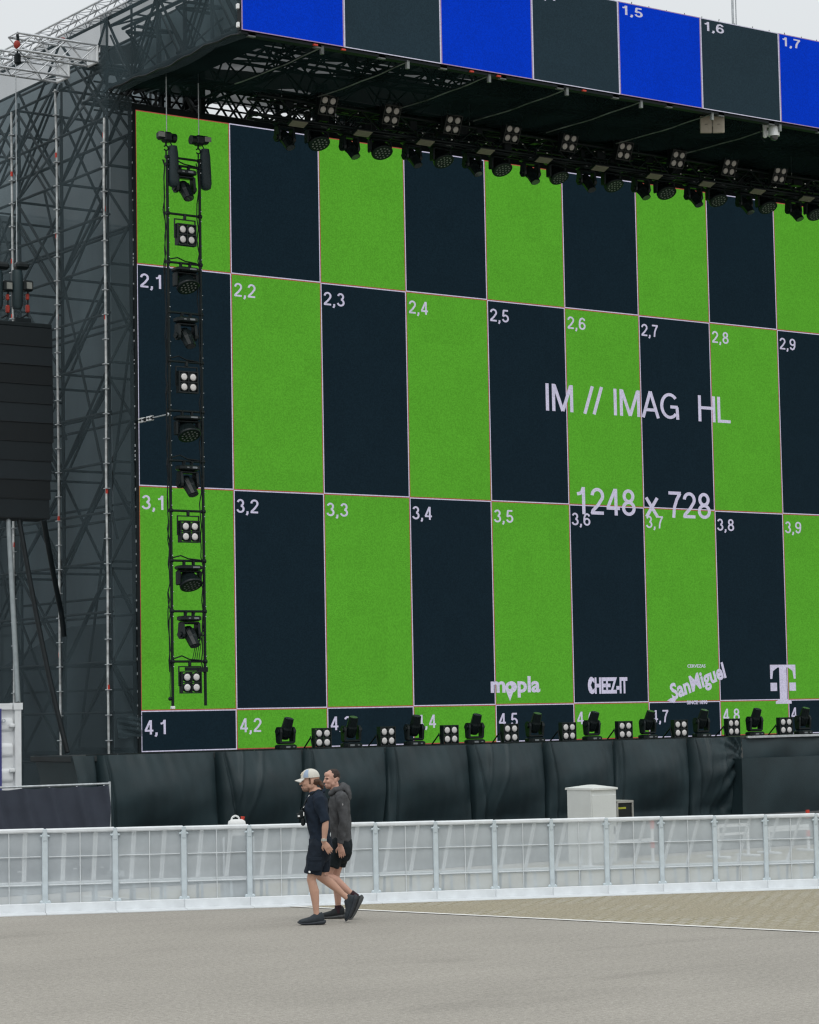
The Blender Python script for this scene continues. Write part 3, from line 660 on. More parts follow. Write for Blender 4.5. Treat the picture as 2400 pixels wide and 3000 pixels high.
g.grid(14, 160, ret); loc(g.build('front_net', net('front_net_cloth', (.056, .080, .090), .68, .3, 1.2, (1, 1, .4), .06), sc), sc)
g = MB()                             # doubled net low down, its edge slanting
g.grid(20, 14, lambda u, v: (XW+.035, .1+u*8.8, .02+v*(4.3-.0*u)-(v*max(0, (u-.22))*2.2)+.0)); loc(g.build('lower_net', NETD, sc), sc)
g = MB(); g.grid(40, 24, lambda u, v: (-.62+u*.54, -.16-.03*math.sin(u*7+v*6)-.014*math.sin(v*24+u*9)*(.4+u*.6), 2.02+v*.42+.05*u)); loc(g.build('bundled_net', MATS['front_net_cloth'], sc), sc)
# the far side of the wing, closed with the same net: what one sees dimly through the near side
bw = thing('back_net_wall', 'grey net wall closing the rear of the stage behind the scaffold', 'net wall', (-.6, 9.2, 0))
g = MB(); g.grid(60, 40, lambda u, v: (XW+u*30, 9.1+.03*math.sin(u*90), .02+v*14.3)); loc(g.build('net', net('back_net_cloth', (.15, .18, .19), .84, .15, .7, (1, 1, .3), .08), bw), bw)
g = MB()
for k in range(15): g.tube((XW+k*2.07, 9.2, .02), (XW+k*2.07, 9.2, 14.3), .03, 6)
for k in range(8): g.tube((XW, 9.2, .4+k*2), (XW+29, 9.2, .4+k*2), .025, 6)
loc(g.build('frame', TUBED, bw), bw)
iw = thing('added_backing_net', 'pale net added behind the scaffold tubes to brighten the tower net', 'net wall', (XW+2.5, 3, 0))  # added pale net: brightness behind the tubes is put into its colour
g = MB(); g.grid(40, 40, lambda u, v: (XW+2.5+.03*math.sin(u*40), .6+u*15.4, .02+v*17.33)); loc(g.build('net', net('pale_backing_cloth', (.30, .37, .405), .95, .15, .8, (1, 1, .3), .06), iw), iw)

# ---------------------------------------------------------------- silver trusses at the top left
def end_plate(mb, x, y, z, wd, ht):
    for a, b, c, d in ((y-wd/2, z-ht/2, y+wd/2, z-ht/2), (y-wd/2, z+ht/2, y+wd/2, z+ht/2), (y-wd/2, z-ht/2, y-wd/2, z+ht/2), (y+wd/2, z-ht/2, y+wd/2, z+ht/2)): mb.tube((x, a, b), (x, c, d), .03, 6)
    mb.box((x+.01, y, z), (.012, wd, ht))
for (lab, y0, z0, xl, wd, ht) in (('silver box truss reaching out with its free end near the scaffold', .62, 15.90, -2.42, .40, .34), ('silver box truss below and behind, running out of the frame', 1.92, 15.87, -4.2, .52, .34)):
    tt = thing('box_truss', lab, 'truss', (XW, y0, z0), 0, 'silver outrigger trusses')
    g = MB(); truss(g, (xl, y0, z0), (XW-.03, y0, z0), (0, 0, 1), (0, 1, 0), wd, ht, .026, .013, .36); loc(g.build('lattice', ALU, tt), tt)
    g = MB(); end_plate(g, XW-.03, y0, z0, wd, ht); loc(g.build('end_plate', WHITEP, tt), tt)
tt = thing('ridge_truss', 'slim silver lattice truss sloping up along the roof edge', 'truss', (XW+.25, 2, 16.9))
g = MB(); truss(g, (XW+.12, -5, 16.82), (XW+.12, 8.6, 16.82), (0, 0, 1), (1, 0, 0), .28, .30, .022, .011, .42); loc(g.build('lattice', ALU, tt), tt)
g = MB(); g.cbox((XW+.12, 2.25, 16.62), (.10, .18, .12), .02); loc(g.build('shackle', REDP, tt), tt)
ms = thing('mast', 'thin grey mast rising behind the blue screen', 'mast', (21.35, 5, 0))
g = MB(); g.tube((21.35, 5, 0), (21.35, 5, 26), .05, 8, .03); g.tube((21.47, 5, 15), (21.47, 5, 26), .018, 5); loc(g.build('pole', STEEL, ms), ms)

# ---------------------------------------------------------------- lighting fixtures
def fixture_profile(name, label, group, hang=True):
    r = thing(name, label, 'stage light', (0, 0, 0), 0, group); dz = 0 if hang else .09
    if hang:
        g = MB()
        for s in (-1, 1): g.cbox((s*.075, 0, -.045), (.035, .06, .12), .008); g.box((s*.075, -.036, -.03), (.03, .012, .03))
        g.build('clamp', BLACKM, r)
    g = MB(); g.loft([[Vector((x*.19*k, y*.13*k, z+dz)) for x, y in ((-1, -.5), (-.75, -1), (.75, -1), (1, -.5), (1, .5), (.75, 1), (-.75, 1), (-1, .5))] for z, k in ((-.09, .86), (-.11, 1), (-.165, 1), (-.19, .8))], smooth=False)
    b = g.build('base', FIXT, r)
    h = MB(); h.box((.05, -.132, -.138+dz), (.09, .006, .035)); h.box((-.08, -.132, -.14+dz), (.04, .006, .02)); h.build('panel', mat('fixture_panel', (.20, .22, .23), .3, 0, .1, 20), b)
    g = MB(); g.cbox((0, 0, -.225+dz), (.33, .13, .055), .02)
    for s in (-1, 1):
        g.loft([[Vector((s*.15+ox, oy*k, z+dz)) for ox, oy in ((-.022, -.055), (.024, -.055), (.024, .055), (-.022, .055))] for z, k in ((-.225, 1), (-.30, 1.1), (-.44, 1.35), (-.50, 1.2), (-.54, .6))], smooth=False)
        g.tube((s*.178, 0, -.45+dz), (s*.198, 0, -.45+dz), .055, 10)
    g.build('yoke', FIXT, r)
    tilt = R(33 if hang else 21); ax = Vector((0, -math.sin(tilt), -math.cos(tilt))); o = Vector((0, 0, -.44+dz))
    g = MB(); g.axis_loft([(-.155, .05), (-.14, .08), (-.07, .100), (.06, .103), (.10, .094), (.20, .090), (.285, .086), (.29, .074)], o, ax, 10, True)
    hd_ = g.build('head', FIXT, r)
    h = MB(); h.disc(o+ax*.292, ax, .073, 16); h.build('lens', LENSG, hd_)
    h = MB(); q = ax.to_track_quat('Z', 'Y').to_matrix()
    for k in range(10):
        a = 2*math.pi*(k+.5)/10; h.box(o+q @ Vector((math.cos(a)*.099, math.sin(a)*.099, -.01)), (.012, .012, .14), q @ Matrix.Rotation(a, 3, 'Z'))
    h.build('cooling_rib', FIXT, hd_)
    return r
def fixture_wash(name, label, group):
    r = thing(name, label, 'stage light', (0, 0, 0), 0, group)
    g = MB()
    for s in (-1, 1): g.cbox((s*.085, 0, -.045), (.035, .06, .12), .008)
    g.build('clamp', BLACKM, r)
    g = MB(); g.loft([[Vector((x*.215*k, y*.14*k, z)) for x, y in ((-1, -.5), (-.8, -1), (.8, -1), (1, -.5), (1, .5), (.8, 1), (-.8, 1), (-1, .5))] for z, k in ((-.09, .82), (-.115, 1), (-.15, 1), (-.175, .85))], smooth=False)
    b = g.build('base', FIXT, r)
    h = MB(); h.box((.06, -.142, -.132), (.12, .006, .03)); h.build('panel', MATS['fixture_panel'], b)
    g = MB(); g.cbox((0, 0, -.205), (.40, .12, .05), .02)
    for s in (-1, 1): g.cbox((s*.19, 0, -.34), (.045, .13, .28), .02)
    g.build('yoke', FIXT, r)
    tilt = R(38); ax = Vector((0, -math.sin(tilt), -math.cos(tilt))); o = Vector((0, .0, -.38))
    g = MB(); g.axis_loft([(-.15, .08), (-.13, .13), (-.03, .158), (.08, .170), (.085, .185), (.14, .188), (.15, .176)], o, ax, 20)
    hd_ = g.build('head', FIXT, r)
    q = ax.to_track_quat('Z', 'Y').to_matrix(); h = MB()
    for ring, cnt in ((0, 1), (.062, 6), (.122, 12)):
        for k in range(cnt): h.disc(o+ax*.153+q @ Vector((math.cos(2*math.pi*k/cnt+ring)*ring, math.sin(2*math.pi*k/cnt+ring)*ring, 0)), ax, .017, 8)
    h.build('led_lens', mat('led_lens', (.22, .24, .23), .2, 0, .1, 20), hd_)
    return r
def fixture_blinder(name, label, group, hang=True, w_=.43, tilt=0.0):
    r = thing(name, label, 'stage light', (0, 0, 0), 0, group)
    g = MB(); top = -.10
    if hang:
        g.cbox((0, 0, -.035), (.05, .06, .11), .008); g.box((0, 0, top), (w_+.06, .03, .022))
        for s in (-1, 1): g.box((s*(w_/2+.022), 0, top-.19), (.014, .035, .38))
    else:
        for s in (-1, 1): g.tube((s*(w_/2+.02), .04, .22), (s*(w_/2+.02), .30, .012), .016, 6); g.tube((s*(w_/2+.02), .04, .25), (s*(w_/2+.02), -.03, .012), .012, 6)
        g.box((0, .29, .012), (w_+.05, .03, .02))
    g.build('bracket', FIXT, r)
    zc = top-.20-w_/2*.5 if hang else .012+w_/2
    Mx = Matrix.Translation((0, 0, zc)) @ Matrix.Rotation(tilt, 4, 'X'); g = MB(); g.M = Mx; f = .022
    for s in (-1, 0, 1): g.box((s*(w_/2-f/2), -.03, 0), (f, .13, w_)); g.box((0, -.032, s*(w_/2-f/2)), (w_-.004, .12, f))
    g.build('frame', FIXT, r)
    for sx in (-1, 1):
        for sz in (-1, 1):
            c = Vector((sx*w_*.232, -.02, sz*w_*.232)); g = MB(); g.M = Mx
            g.axis_loft([(0, .06), (.03, .088), (.085, .094), (.09, .080)], c+Vector((0, .02, 0)), (0, -1, 0), 14); lm = g.build('lamp', FIXT, r)
            h = MB(); h.M = Mx; h.axis_loft([(0, .068), (.010, .060), (.014, .03)], c+Vector((0, -.068, 0)), (0, -1, 0), 16); h.build('lens', LENSW if not tilt else mat('roof_shaded_lens', (.50, .48, .465), .3, 0, .05, 20), lm)  # tilted roof blinders get a darker lens, the roof's shade in its colour
    return r
ORD = ['first', 'second', 'third', 'fourth', 'fifth', 'sixth', 'seventh', 'eighth', 'ninth', 'tenth', 'eleventh', 'twelfth', 'thirteenth', 'fourteenth', 'fifteenth']
# lighting ladder hanging at left
LY = -1.50
xl = (P(355, 620, LY).x+P(357, 1200, LY).x)/2+.02; xr = xl+.735; xm = (xl+xr)/2
zr = [P(390, y/1.3913, LY).z for y in (488, 630, 772, 918, 1060.5, 1205, 1350.5, 1497, 1643, 1791, 1938)]
la = thing('ladder_truss', 'black hanging ladder truss with a light on each rung', 'truss', (xm, LY, P(361, 1487, LY).z))
zb = P(361, 1487, LY).z; zt = P(357, 455/1.3913, LY).z
for x in (xl, xr):
    g = MB(); g.tube((x, LY, zb), (x, LY, zt), .030, 8); st = g.build('stile', TRUSSB, la); loc(st, la)
    h = MB()
    for z in zr: h.box((x+.01, LY-.03, z+.10), (.016, .02, .016)); h.box((x+.01, LY-.03, z-.10), (.016, .02, .016)); h.box((x+.02, LY-.03, z+.38), (.012, .018, .012))
    h.build('bolt', STEEL, st)
for z in zr+[P(390, 466/1.3913, LY).z]:
    g = MB(); g.tube((xl, LY, z), (xr, LY, z), .024, 8); g.tube((xl-.035, LY, z), (xl+.035, LY, z), .042, 8); g.tube((xr-.035, LY, z), (xr+.035, LY, z), .042, 8); loc(g.build('rung', TRUSSB, la), la)
random.seed(2); g = MB()
for x0, s in ((xl-.05, -1), (xr-.035, -1), (xl-.04, -1)):
    pts = []; z = zt-.1
    while z > zb+.6: pts.append((x0+s*random.uniform(0, .055), LY-.02+random.uniform(-.02, .02), z)); z -= random.uniform(.12, .3)
    g.poly(pts, .012, 5)
for z in zr[::2]: g.poly([(xl, LY-.03, z+.05), (xl+.2, LY-.03, z+.06+random.uniform(0, .05)), (xm, LY-.03, z+.04), (xr-.1, LY-.02, z+.02)], .014, 5)
zz = zr[-1]
for k in range(4): g.poly([(xm+.06+.05*k, LY-.02, zz-.02), (xm+.12+.05*k, LY-.03, zz+.25+.05*k), (xr-.02, LY-.03, zz+.55+.12*k)], .008, 5)
g.box((xr-.08, LY-.03, zz-.16), (.22, .06, .09)); g.box((xm+.02, LY-.06, zz-.15), (.26, .06, .07))
g.poly([(xl-.04, LY, zz), (xl-.06, LY, zz-.5), (xl-.05, LY, zz-.72)], .008, 5); g.ball((xl-.06, LY, zz-.72), .04, 8, 5)
loc(g.build('cable_loom', RUBBER, la), la)
g = MB(); g.cbox((xl, LY, zb-.03), (.075, .075, .06), .01); loc(g.build('end_cap', CLAMP, la), la)
kinds = 'PBWPBWPBWPB'
GL = 'stage lights hanging in the ladder truss'
proto = {'P': fixture_profile('moving_head_light', '', GL), 'B': fixture_blinder('blinder_light', '', GL), 'W': fixture_wash('wash_light', '', GL)}
used = set()
desc = {'P': 'black narrow moving head light', 'B': 'four-lamp square blinder light', 'W': 'black round-faced wash light'}
pf = None
def place(k, loc_, label, group, rot=None, pr=proto):
    o = pr[k]
    if (id(pr), k) in used: o = dup(o)
    used.add((id(pr), k)); o.location = loc_; o['label'] = label; o['group'] = group
    o.rotation_euler = rot or (0, 0, 0)
    if k in 'PW': o.scale = (1.24, 1.24, 1) if pr is not pf else (1.15, 1.15, 1)
    return o
for i, k in enumerate(kinds):
    place(k, (xm+.02, LY, zr[i]), '%s hanging from the %s rung of the ladder truss' % (desc[k], 'topmost' if i == 0 else 'lowest' if i == 10 else ORD[i]), GL, (0, 0, R(random.uniform(-6, 6))))
# chain hoists carrying the ladder
def hoist(label, x, y, z, ztop, flip, bag=True, ch=STEEL):
    r = thing('chain_hoist', label, 'hoist', (x, y, z), 0, 'black chain hoists')
    g = MB(); g.cbox((0, 0, 0), (.20, .20, .20), .04); g.cbox((flip*.13, 0, .02), (.16, .17, .17), .04); g.tube((-flip*.10, 0, 0), (-flip*.19, 0, 0), .095, 12); g.build('body', FIXT, r)
    g = MB(); g.cbox((flip*.16, -.088, .03), (.15, .01, .10), .004); g.build('name_plate', mat('hoist_plate', (.22, .23, .21), .5, 0, .2, 14), r)
    g = MB(); g.tube((0, 0, .10), (0, 0, ztop-z), .011, 6); g.build('chain', ch, r)
    g = MB(); g.tube((-.02, 0, -.10), (-.02, 0, -.17), .02, 8)
    for k in range(9):
        a0, a1 = R(-60+k*33), R(-60+(k+1)*33); g.tube((-.02+.05*math.sin(a0), 0, -.215+.05*math.cos(a0)), (-.02+.05*math.sin(a1), 0, -.215+.05*math.cos(a1)), .014, 6)
    g.tube((-.02, 0, -.25), (-.02, 0, -.36), .018, 6); g.build('hook', BLACKM, r)
    if bag:
        g = MB(); pr_ = [(-.16, .085, .09), (-.3, .105, .10), (-.6, .115, .11), (-.85, .12, .115), (-.95, .10, .10), (-.98, .05, .05)]
        g.loft([[Vector((.13+.012*(-zz_)*1.5+math.cos(2*math.pi*i/12)*a*1.0, math.sin(2*math.pi*i/12)*b, zz_)) for i in range(12)] for zz_, a, b in pr_]); g.poly([(.03, 0, -.05), (.10, 0, -.12), (.13, 0, -.2)], .013, 5); bg_ = g.build('chain_bag', SKIRT, r)
    return r
q = P(351, 287, LY); hoist('black chain hoist with bag on the left leg of the ladder truss', xl, LY, q.z-.02, 15.6, -1)
q = P(424, 295, LY); hoist('black chain hoist with bag on the right leg of the ladder truss', xr, LY, q.z-.02, 15.6, 1)
q = P(322, 882, -.7); tie = thing('ratchet_strap', 'taut black and silver tie strap from screen edge to ladder truss', 'strap', (xl, LY, q.z))
g = MB(); A_, B_ = Vector((-.06, -.05, q.z+.02)), Vector((xl-.02, LY+.02, q.z)); M_ = A_.lerp(B_, .52)
g.tube(A_, M_, .035, 8); tie_b = loc(g.build('turnbuckle', BLACKM, tie), tie)
g = MB(); [g.box(A_.lerp(B_, t_), (.06, .09, .09)) for t_ in (.12, .22, .38, .47)]; loc(g.build('buckle', CLAMP, tie), tie)
g = MB(); g.tube(M_, B_, .014, 6); g.ball(B_, .04, 8, 5); loc(g.build('shackle', STEEL, tie), tie)

# lights along the front of the stage deck
GF = 'lights standing along the stage edge'
pf = {'P': fixture_profile('moving_head_light', '', GF, False), 'B': fixture_blinder('blinder_light', '', GF, False, .40)}
capn = ['under the 4,2 caption', 'hiding half of the 4,3 caption', 'just left of the 4,4 caption', 'right of the 4,4 caption', 'right of the 4,5 caption', 'hiding half of the 4,6 caption', 'covering the 4 of the 4,7 caption', 'right of the 4,7 caption', 'right of the 4,8 caption', 'covering the 4,9 caption']
for i, (px, py) in enumerate(((602, 1577), (740, 1573), (873, 1568), (1000, 1564), (1127, 1560), (1247, 1557), (1365, 1556), (1478, 1552), (1590, 1549), (1692, 1547))):
    x = on(px, py, 'Y', -1.2).x
    place('P', (x, -1.2, DZ+.004), 'upright black moving head on the stage edge, %s' % capn[i], GF, (0, math.pi, R(random.uniform(-7, 7))), pf)
bln = ['left of the 4,3 caption', 'right of the 4,3 caption', 'right of the 4,4 caption', 'below the 4,5 caption', 'at the right end of the 4,5 tile', 'right of the 4,6 caption', 'right of the 4,7 caption', 'under the 4,8 caption', 'left of the 4,9 caption']
for i, px in enumerate((676, 812, 945, 1072, 1194, 1313, 1430, 1541, 1652)):
    x = on(px, 1565, 'Y', -1.2).x
    place('B', (x, -1.2, DZ+.004), 'four-lamp blinder on the stage edge, %s' % bln[i], GF, (0, 0, R(random.uniform(-4, 4))), pf)
# roof row
TZ = 14.62; TYY = -1.45
rt = thing('lighting_truss', 'long black truss of lights under the roof, across the screen top', 'truss', (2, TYY, TZ))
g = MB(); truss(g, (1.9, TYY, TZ+.12), (RX1, TYY, TZ+.12), (0, 0, 1), (0, 1, 0), .40, .40, .030, .016, .5); loc(g.build('lattice', TRUSSB, rt), rt)
g = MB(); random.seed(8)
for k in range(60):
    x = 2.1+k*.42+random.uniform(-.15, .15); g.cbox((x, TYY+random.uniform(-.2, .2), TZ+random.uniform(-.02, .36)), (random.uniform(.08, .3), random.uniform(.06, .2), random.uniform(.06, .22)), .01)
for k in range(3): g.poly([(2+i*.7, TYY-.2+k*.15, TZ-.10-.05*abs(math.sin(i*1.3+k))) for i in range(38)], .018, 5)
loc(g.build('cable_loom', RUBBER, rt), rt)
g = MB(); random.seed(18)
for k in range(70): g.box((2.0+random.uniform(0, 22), TYY-.22+random.uniform(-.02, .04), TZ+random.uniform(-.08, .32)), (random.uniform(.015, .04), .012, random.uniform(.012, .03)))
loc(g.build('clamp_fitting', CLAMP, rt), rt)
for k in range(6):
    g = MB(); x = 2.6+k*4.8; g.tube((x, TYY, TZ+.3), (x, TYY, 15.5), .012, 6); loc(g.build('suspension_wire', STEEL, rt), rt)
for z_, y_ in ((14.98, -.55),):      # a second, higher truss behind
    rt2 = thing('lighting_truss', 'black truss close behind the row of roof lights', 'truss', (5.2, y_, z_))
    g = MB(); truss(g, (5.2, y_, z_+.12), (RX1, y_, z_+.12), (0, 0, 1), (0, 1, 0), .40, .40, .030, .018, .5); loc(g.build('lattice', TRUSSB, rt2), rt2)
GR = 'lights hanging in a row under the roof'
XB = -1.45
pr3 = {'P': dup(proto['P']), 'W': dup(proto['W']), 'B': fixture_blinder('blinder_light', '', GR, True, .42, R(24))}
def strobe(name):
    r = thing(name, '', 'stage light'); Mx = Matrix.Rotation(R(-22), 4, 'X')
    g = MB(); g.M = Mx; g.cbox((0, 0, .03), (.40, .21, .06), .01); g.build('housing', FIXT, r)
    g = MB(); g.M = Mx
    for k in range(4): g.box((0, -.072+k*.048, -.006), (.37, .038, .012))
    g.build('lamp_face', mat('strobe_face', (.23, .21, .17), .5, 0, .1, 10), r)
    g = MB(); g.box((-.21, 0, .12), (.012, .03, .20)); g.box((.21, 0, .12), (.012, .03, .20)); g.box((0, 0, .22), (.43, .03, .012)); g.build('bracket', FIXT, r)
    return r
pr3['S'] = strobe('strobe_light')
desc['S'] = 'flat beige-faced strobe light'
for i in range(10):
    n_ = ORD[i]
    place('P', (2.659+1.596*i, TYY, 14.62), 'black narrow moving head, %s of its kind from the left under the roof' % n_, GR, (0, 0, R(random.uniform(-8, 8))), pr3)
    place('W', (3.443+1.583*i, TYY, 14.62), 'black round wash light, %s of its kind from the left under the roof' % n_, GR, (0, 0, R(random.uniform(-8, 8))), pr3)
    place('S', (2.70+1.592*i, -1.90, 14.385), 'flat beige strobe panel, %s from the left in the row under the roof' % n_, GR, None, pr3)
    if i < 9: place('B', (3.41+1.590*i, -1.86, 15.29), 'four-lamp blinder tilted down, %s from the left under the roof' % n_, GR, None, pr3)
# under the blue screen: pair of panels and a dome camera
q = on(1500, 262, 'Y', -4.8)
fp = thing('flat_antenna', 'pair of square beige panels hanging under the blue screen', 'antenna', (q.x, -4.8, q.z), R(-33))
for s in (-1, 1):
    g = MB(); Rm = Matrix.Rotation(R(-4*s), 3, 'Z') @ Matrix.Rotation(R(6), 3, 'X'); g.cbox((s*.135, 0, 0), (.255, .05, .37), .012, Rm)
    o = g.build('panel', mat('antenna_panel', (.30, .27, .215), .65, 0, .1, 14), fp); h = MB(); h.box((s*.135, -.028, 0), (.06, .008, .008), Rm); h.build('badge', BLACKM, o)
g = MB(); g.tube((0, .06, .02), (0, .06, .36), .022, 8); g.box((0, .05, 0), (.10, .05, .05)); g.build('mount', STEEL, fp)
q = on(1622, 278, 'Y', -4.8)
dc = thing('dome_camera', 'white dome camera on a bracket under the blue screen', 'camera', (q.x, -4.8, q.z), R(-33))
g = MB(); g.axis_loft([(0, .05), (.03, .10), (.10, .115), (.19, .115), (.21, .12)], (.07, -.05, .13), (0, 0, -1), 18); g.build('housing', WHITEP, dc)
g = MB(); g.ball((.07, -.05, -.08), (.085, .085, .08), 16, 10); g.build('dome', LENSG, dc)
g = MB(); g.cbox((-.10, .03, .04), (.09, .09, .26), .02); g.tube((-.10, .03, .12), (-.10, .03, .30), .03, 8); g.tube((-.08, .02, .12), (.06, -.04, .12), .045, 10); g.cbox((-.04, 0, -.02), (.10, .08, .08), .01); g.build('bracket', WHITEP, dc)
g = MB(); g.poly([(-.12, .05, .28), (-.20, .05, .10), (-.17, .04, -.1), (-.11, .02, -.16)], .01, 5); g.build('cable', RUBBER, dc); dc.scale = (1.05, 1.05, 1.3)

# ---------------------------------------------------------------- line array at the far left
AX0, AX1, AY = -2.80, -1.385, 1.0
ztp, zbt = 10.34, 6.44
ar = thing('speaker_array', 'tall black hanging column of loudspeakers at the left edge', 'speakers', ((AX0+AX1)/2, AY, ztp))
nC = 10; hC = (ztp-zbt)/nC
for k in range(nC):
    z1 = ztp-.06-k*(hC-.004); yb = .03*k*k*.09; tl_a = R(-.45*k*.6)
    g = MB(); Rm = Matrix.Rotation(tl_a, 3, 'X'); ww = (AX1-AX0)-(0.0 if k < 6 else .03*(k-5))
    g.cbox((AX0+ww/2, AY+.28-yb*.3, z1-hC/2), (ww, .55, hC-.004), .008, Rm); o = g.build('speaker_cabinet', mat('speaker_black_%d' % (k % 3), [(.0045, .0095, .0125), (.007, .013, .017), (.0025, .006, .008)][k % 3], .75, 0, .12, 8, bump=.15, bscale=150), ar); loc(o, ar)
    h = MB(); h.box((AX0+ww/2, AY-.002-yb*.3, z1-hC+.01), (ww-.03, .02, .008)); h.build('grille_edge', mat('grille_edge', (.008, .011, .013), .5, 0, .2, 9), o)
g = MB(); g.cbox(((AX0+AX1)/2, AY+.25, ztp-.02), (AX1-AX0-.02, .5, .10), .02); g.box((-1.95, AY+.2, ztp+.10), (.35, .05, .08)); loc(g.build('fly_frame', BLACKM, ar), ar)
AYc = AY+.2
def array_hoist(label, px, ztop):
    q = on(px, 560, 'Y', AYc); r = thing('chain_hoist', label, 'hoist', (q.x, AYc, q.z), 0, 'black chain hoists')
    g = MB(); g.cbox((0, 0, 0), (.30, .22, .15), .05); g.cbox((.12, 0, -.40), (.22, .18, .22), .03); g.build('body', FIXT, r)
    g = MB(); g.box((.13, -.094, -.40), (.12, .008, .13)); g.build('name_plate', MATS['hoist_plate'], r)
    g = MB(); g.tube((-.10, 0, .05), (-.10, 0, ztop-q.z), .010, 6); g.build('chain', STEEL, r)
    g = MB(); g.loft([[Vector((-.10+math.cos(2*math.pi*i/12)*a, math.sin(2*math.pi*i/12)*a, z)) for i in range(12)] for z, a in ((-.10, .10), (-.2, .12), (-.8, .12), (-.88, .09))]); g.build('chain_bag', SKIRT, r)
    g = MB(); g.tube((.14, 0, -.5), (.13, 0, -1.02), .018, 6); g.tube((.0, 0, -1.05), (.13, 0, -.97), .02, 6); g.build('hook', BLACKM, r)
    g = MB(); g.cbox((.13, 0, -.62), (.07, .07, .13), .02); g.cbox((.13, 0, -.86), (.08, .08, .16), .02); g.build('safety_latch', mat('orange_red', (.34, .035, .022), .5, 0, .2, 9), r)
    return r
array_hoist('black chain hoist with red latches above the loudspeaker column', 45, 15.75)
array_hoist('black chain hoist cut by the left edge of the photo', 3, 15.75)
g = MB(); q = Vector((-2.32, .62, 15.6)); g.cbox(q, (.12, .12, .22), .03); g.tube(q+Vector((0, 0, .1)), q+Vector((0, 0, .45)), .02, 6); g.tube(q+Vector((0, 0, .5)), q+Vector((.04, 0, .2)), .03, 6)
tag(g.build('truss_clamp', BLACKM), 'black clamp slung round the free end of the silver truss', 'clamp')
g = MB(); g.ball(q+Vector((-.02, -.02, .28)), (.07, .07, .09), 10, 7); tag(g.build('beam_shackle', MATS['orange_red']), 'orange round shackle under the silver truss end', 'shackle')
def cable(name, label, pts, r, m=RUBBER, cat='cable'):
    g = MB(); g.poly([Vector(p) for p in pts], r, 7); return tag(g.build(name, m), label, cat)
def curve(a, b, sag, n=14):
    a, b = Vector(a), Vector(b); return [a.lerp(b, i/n)+Vector((0, 0, -sag*math.sin(math.pi*i/n))) for i in range(n+1)]
cable('cable', 'long thick black cable from the loudspeakers down to the stage corner', curve(on(40, 1095, 'Y', 1.0), on(142, 1585, 'Y', -.3), .25), .05)
cable('cable', 'short thick black cable from the loudspeakers to the scaffold pole', curve(on(92, 1095, 'Y', .9), on(128, 1285, 'Y', 1.6), .06)+[on(135, 1340, 'Y', 1.7)], .055)
g = MB(); a, b_ = on(18, 1095, 'Y', 1.0), on(38, 1480, 'Y', -1.5); g.tube(a, b_, .05, 4); tag(g.build('lifting_strap', mat('grey_webbing', (.22, .25, .26), .8, 0, .15, 8)), 'flat grey strap running down from the loudspeaker column', 'strap')

# ---------------------------------------------------------------- left foreground: container, banner fence
CY = -3.2; cq = on(44, 1480, 'Y', CY)
ct = thing('shipping_container', 'white shipping container at the left behind the banner fence', 'container', (cq.x-1.22, CY, 0))
g = MB(); X0, X1, Hc = cq.x-2.44, cq.x, cq.z
g.box(((X0+X1)/2, CY+3.06, Hc/2), (2.40, 6.0, Hc-.06))
for x in (X0+.06, X1-.06):
    g.box((x, CY+.06, Hc/2), (.12, .14, Hc-.24))
    for z in (.06, Hc-.06): g.box((x, CY+.06, z), (.17, .17, .12))
g.box(((X0+X1)/2, CY+.06, Hc-.06), (2.1, .13, .11)); g.box(((X0+X1)/2, CY+.06, .07), (2.1, .13, .13)); loc(g.build('body', WHITEP, ct), ct)
for s in (0, 1):
    g = MB(); dx0 = X0+.14+s*1.09
    def corr(u, v, dx0=dx0): z = .15+v*(Hc-.32); return (dx0+u*1.06, CY+.05-.022*max(-1, min(1, 2.2*math.sin(z*14.0))), z)
    g.grid(4, 90, corr); d = loc(g.build('door', WHITEP, ct), ct)
    h = MB()
    for bxx in (.22, .80) if s else (.26, .84):
        h.tube((dx0+bxx, CY-.015, .1), (dx0+bxx, CY-.015, Hc-.1), .022, 8)
    h.build('locking_bar', mat('blue_bar', (.05, .06, .22), .4, 0, .15, 8) if s else STEEL, d)
    h = MB()
    for z in (.35, .85, 1.55, Hc-.4): h.cbox((dx0+(1.03 if s else .03), CY+.0, z), (.10, .06, .07), .015)
    h.build('hinge', WHITEP, d)
o = text_mesh('401 300', mat('faint_lettering', (.42, .46, .50), .6, 0, .1, 8), ct, X1-.85, X1-.30, on(20, 1522, 'Y', CY).z, on(20, 1513, 'Y', CY).z, CY+.004, fit='cap'); o.name = 'lettering'; loc(o, ct)
BY = -9.0; bq = on(231, 1650, 'Y', BY); bl_ = bq.x-4.6
bf = thing('banner_fence', 'low fence covered with dark navy cloth at lower left', 'fence', (bq.x, BY, 0))
zt_ = bq.z
g = MB()
def bcl(u, v):
    x = bl_+u*(bq.x-bl_-.03); z = .03+v*(zt_-.05)
    y = BY-.03
    for k in range(10):
        xx = bl_+.25+k*.47; d = (x-xx)-(v-1)*(-.36); y -= .055*math.exp(-(d/.06)**2)-.03*math.exp(-((d-.10)/.05)**2)*min(1, (1.02-v)*3+.15)
    return (x, y+.01*math.sin(x*5+v*3), z-.025*abs(math.sin((x-bl_-.25)/.47*math.pi))*(v > .97))
g.grid(170, 16, bcl); loc(g.build('cloth', BANNER, bf), bf)
g = MB(); g.tube((bl_, BY, zt_), (bq.x, BY, zt_), .016, 8); g.tube((bl_, BY, .15), (bq.x, BY, .15), .014, 8); loc(g.build('rail', STEEL, bf), bf)
for x in (bq.x, bq.x-2.3, bl_):
    g = MB(); g.tube((x, BY, .02), (x, BY, zt_+.03), .018, 8); g.box((x, BY, .05), (.16, .6, .1)); loc(g.build('post', STEEL, bf), bf)
g = MB()
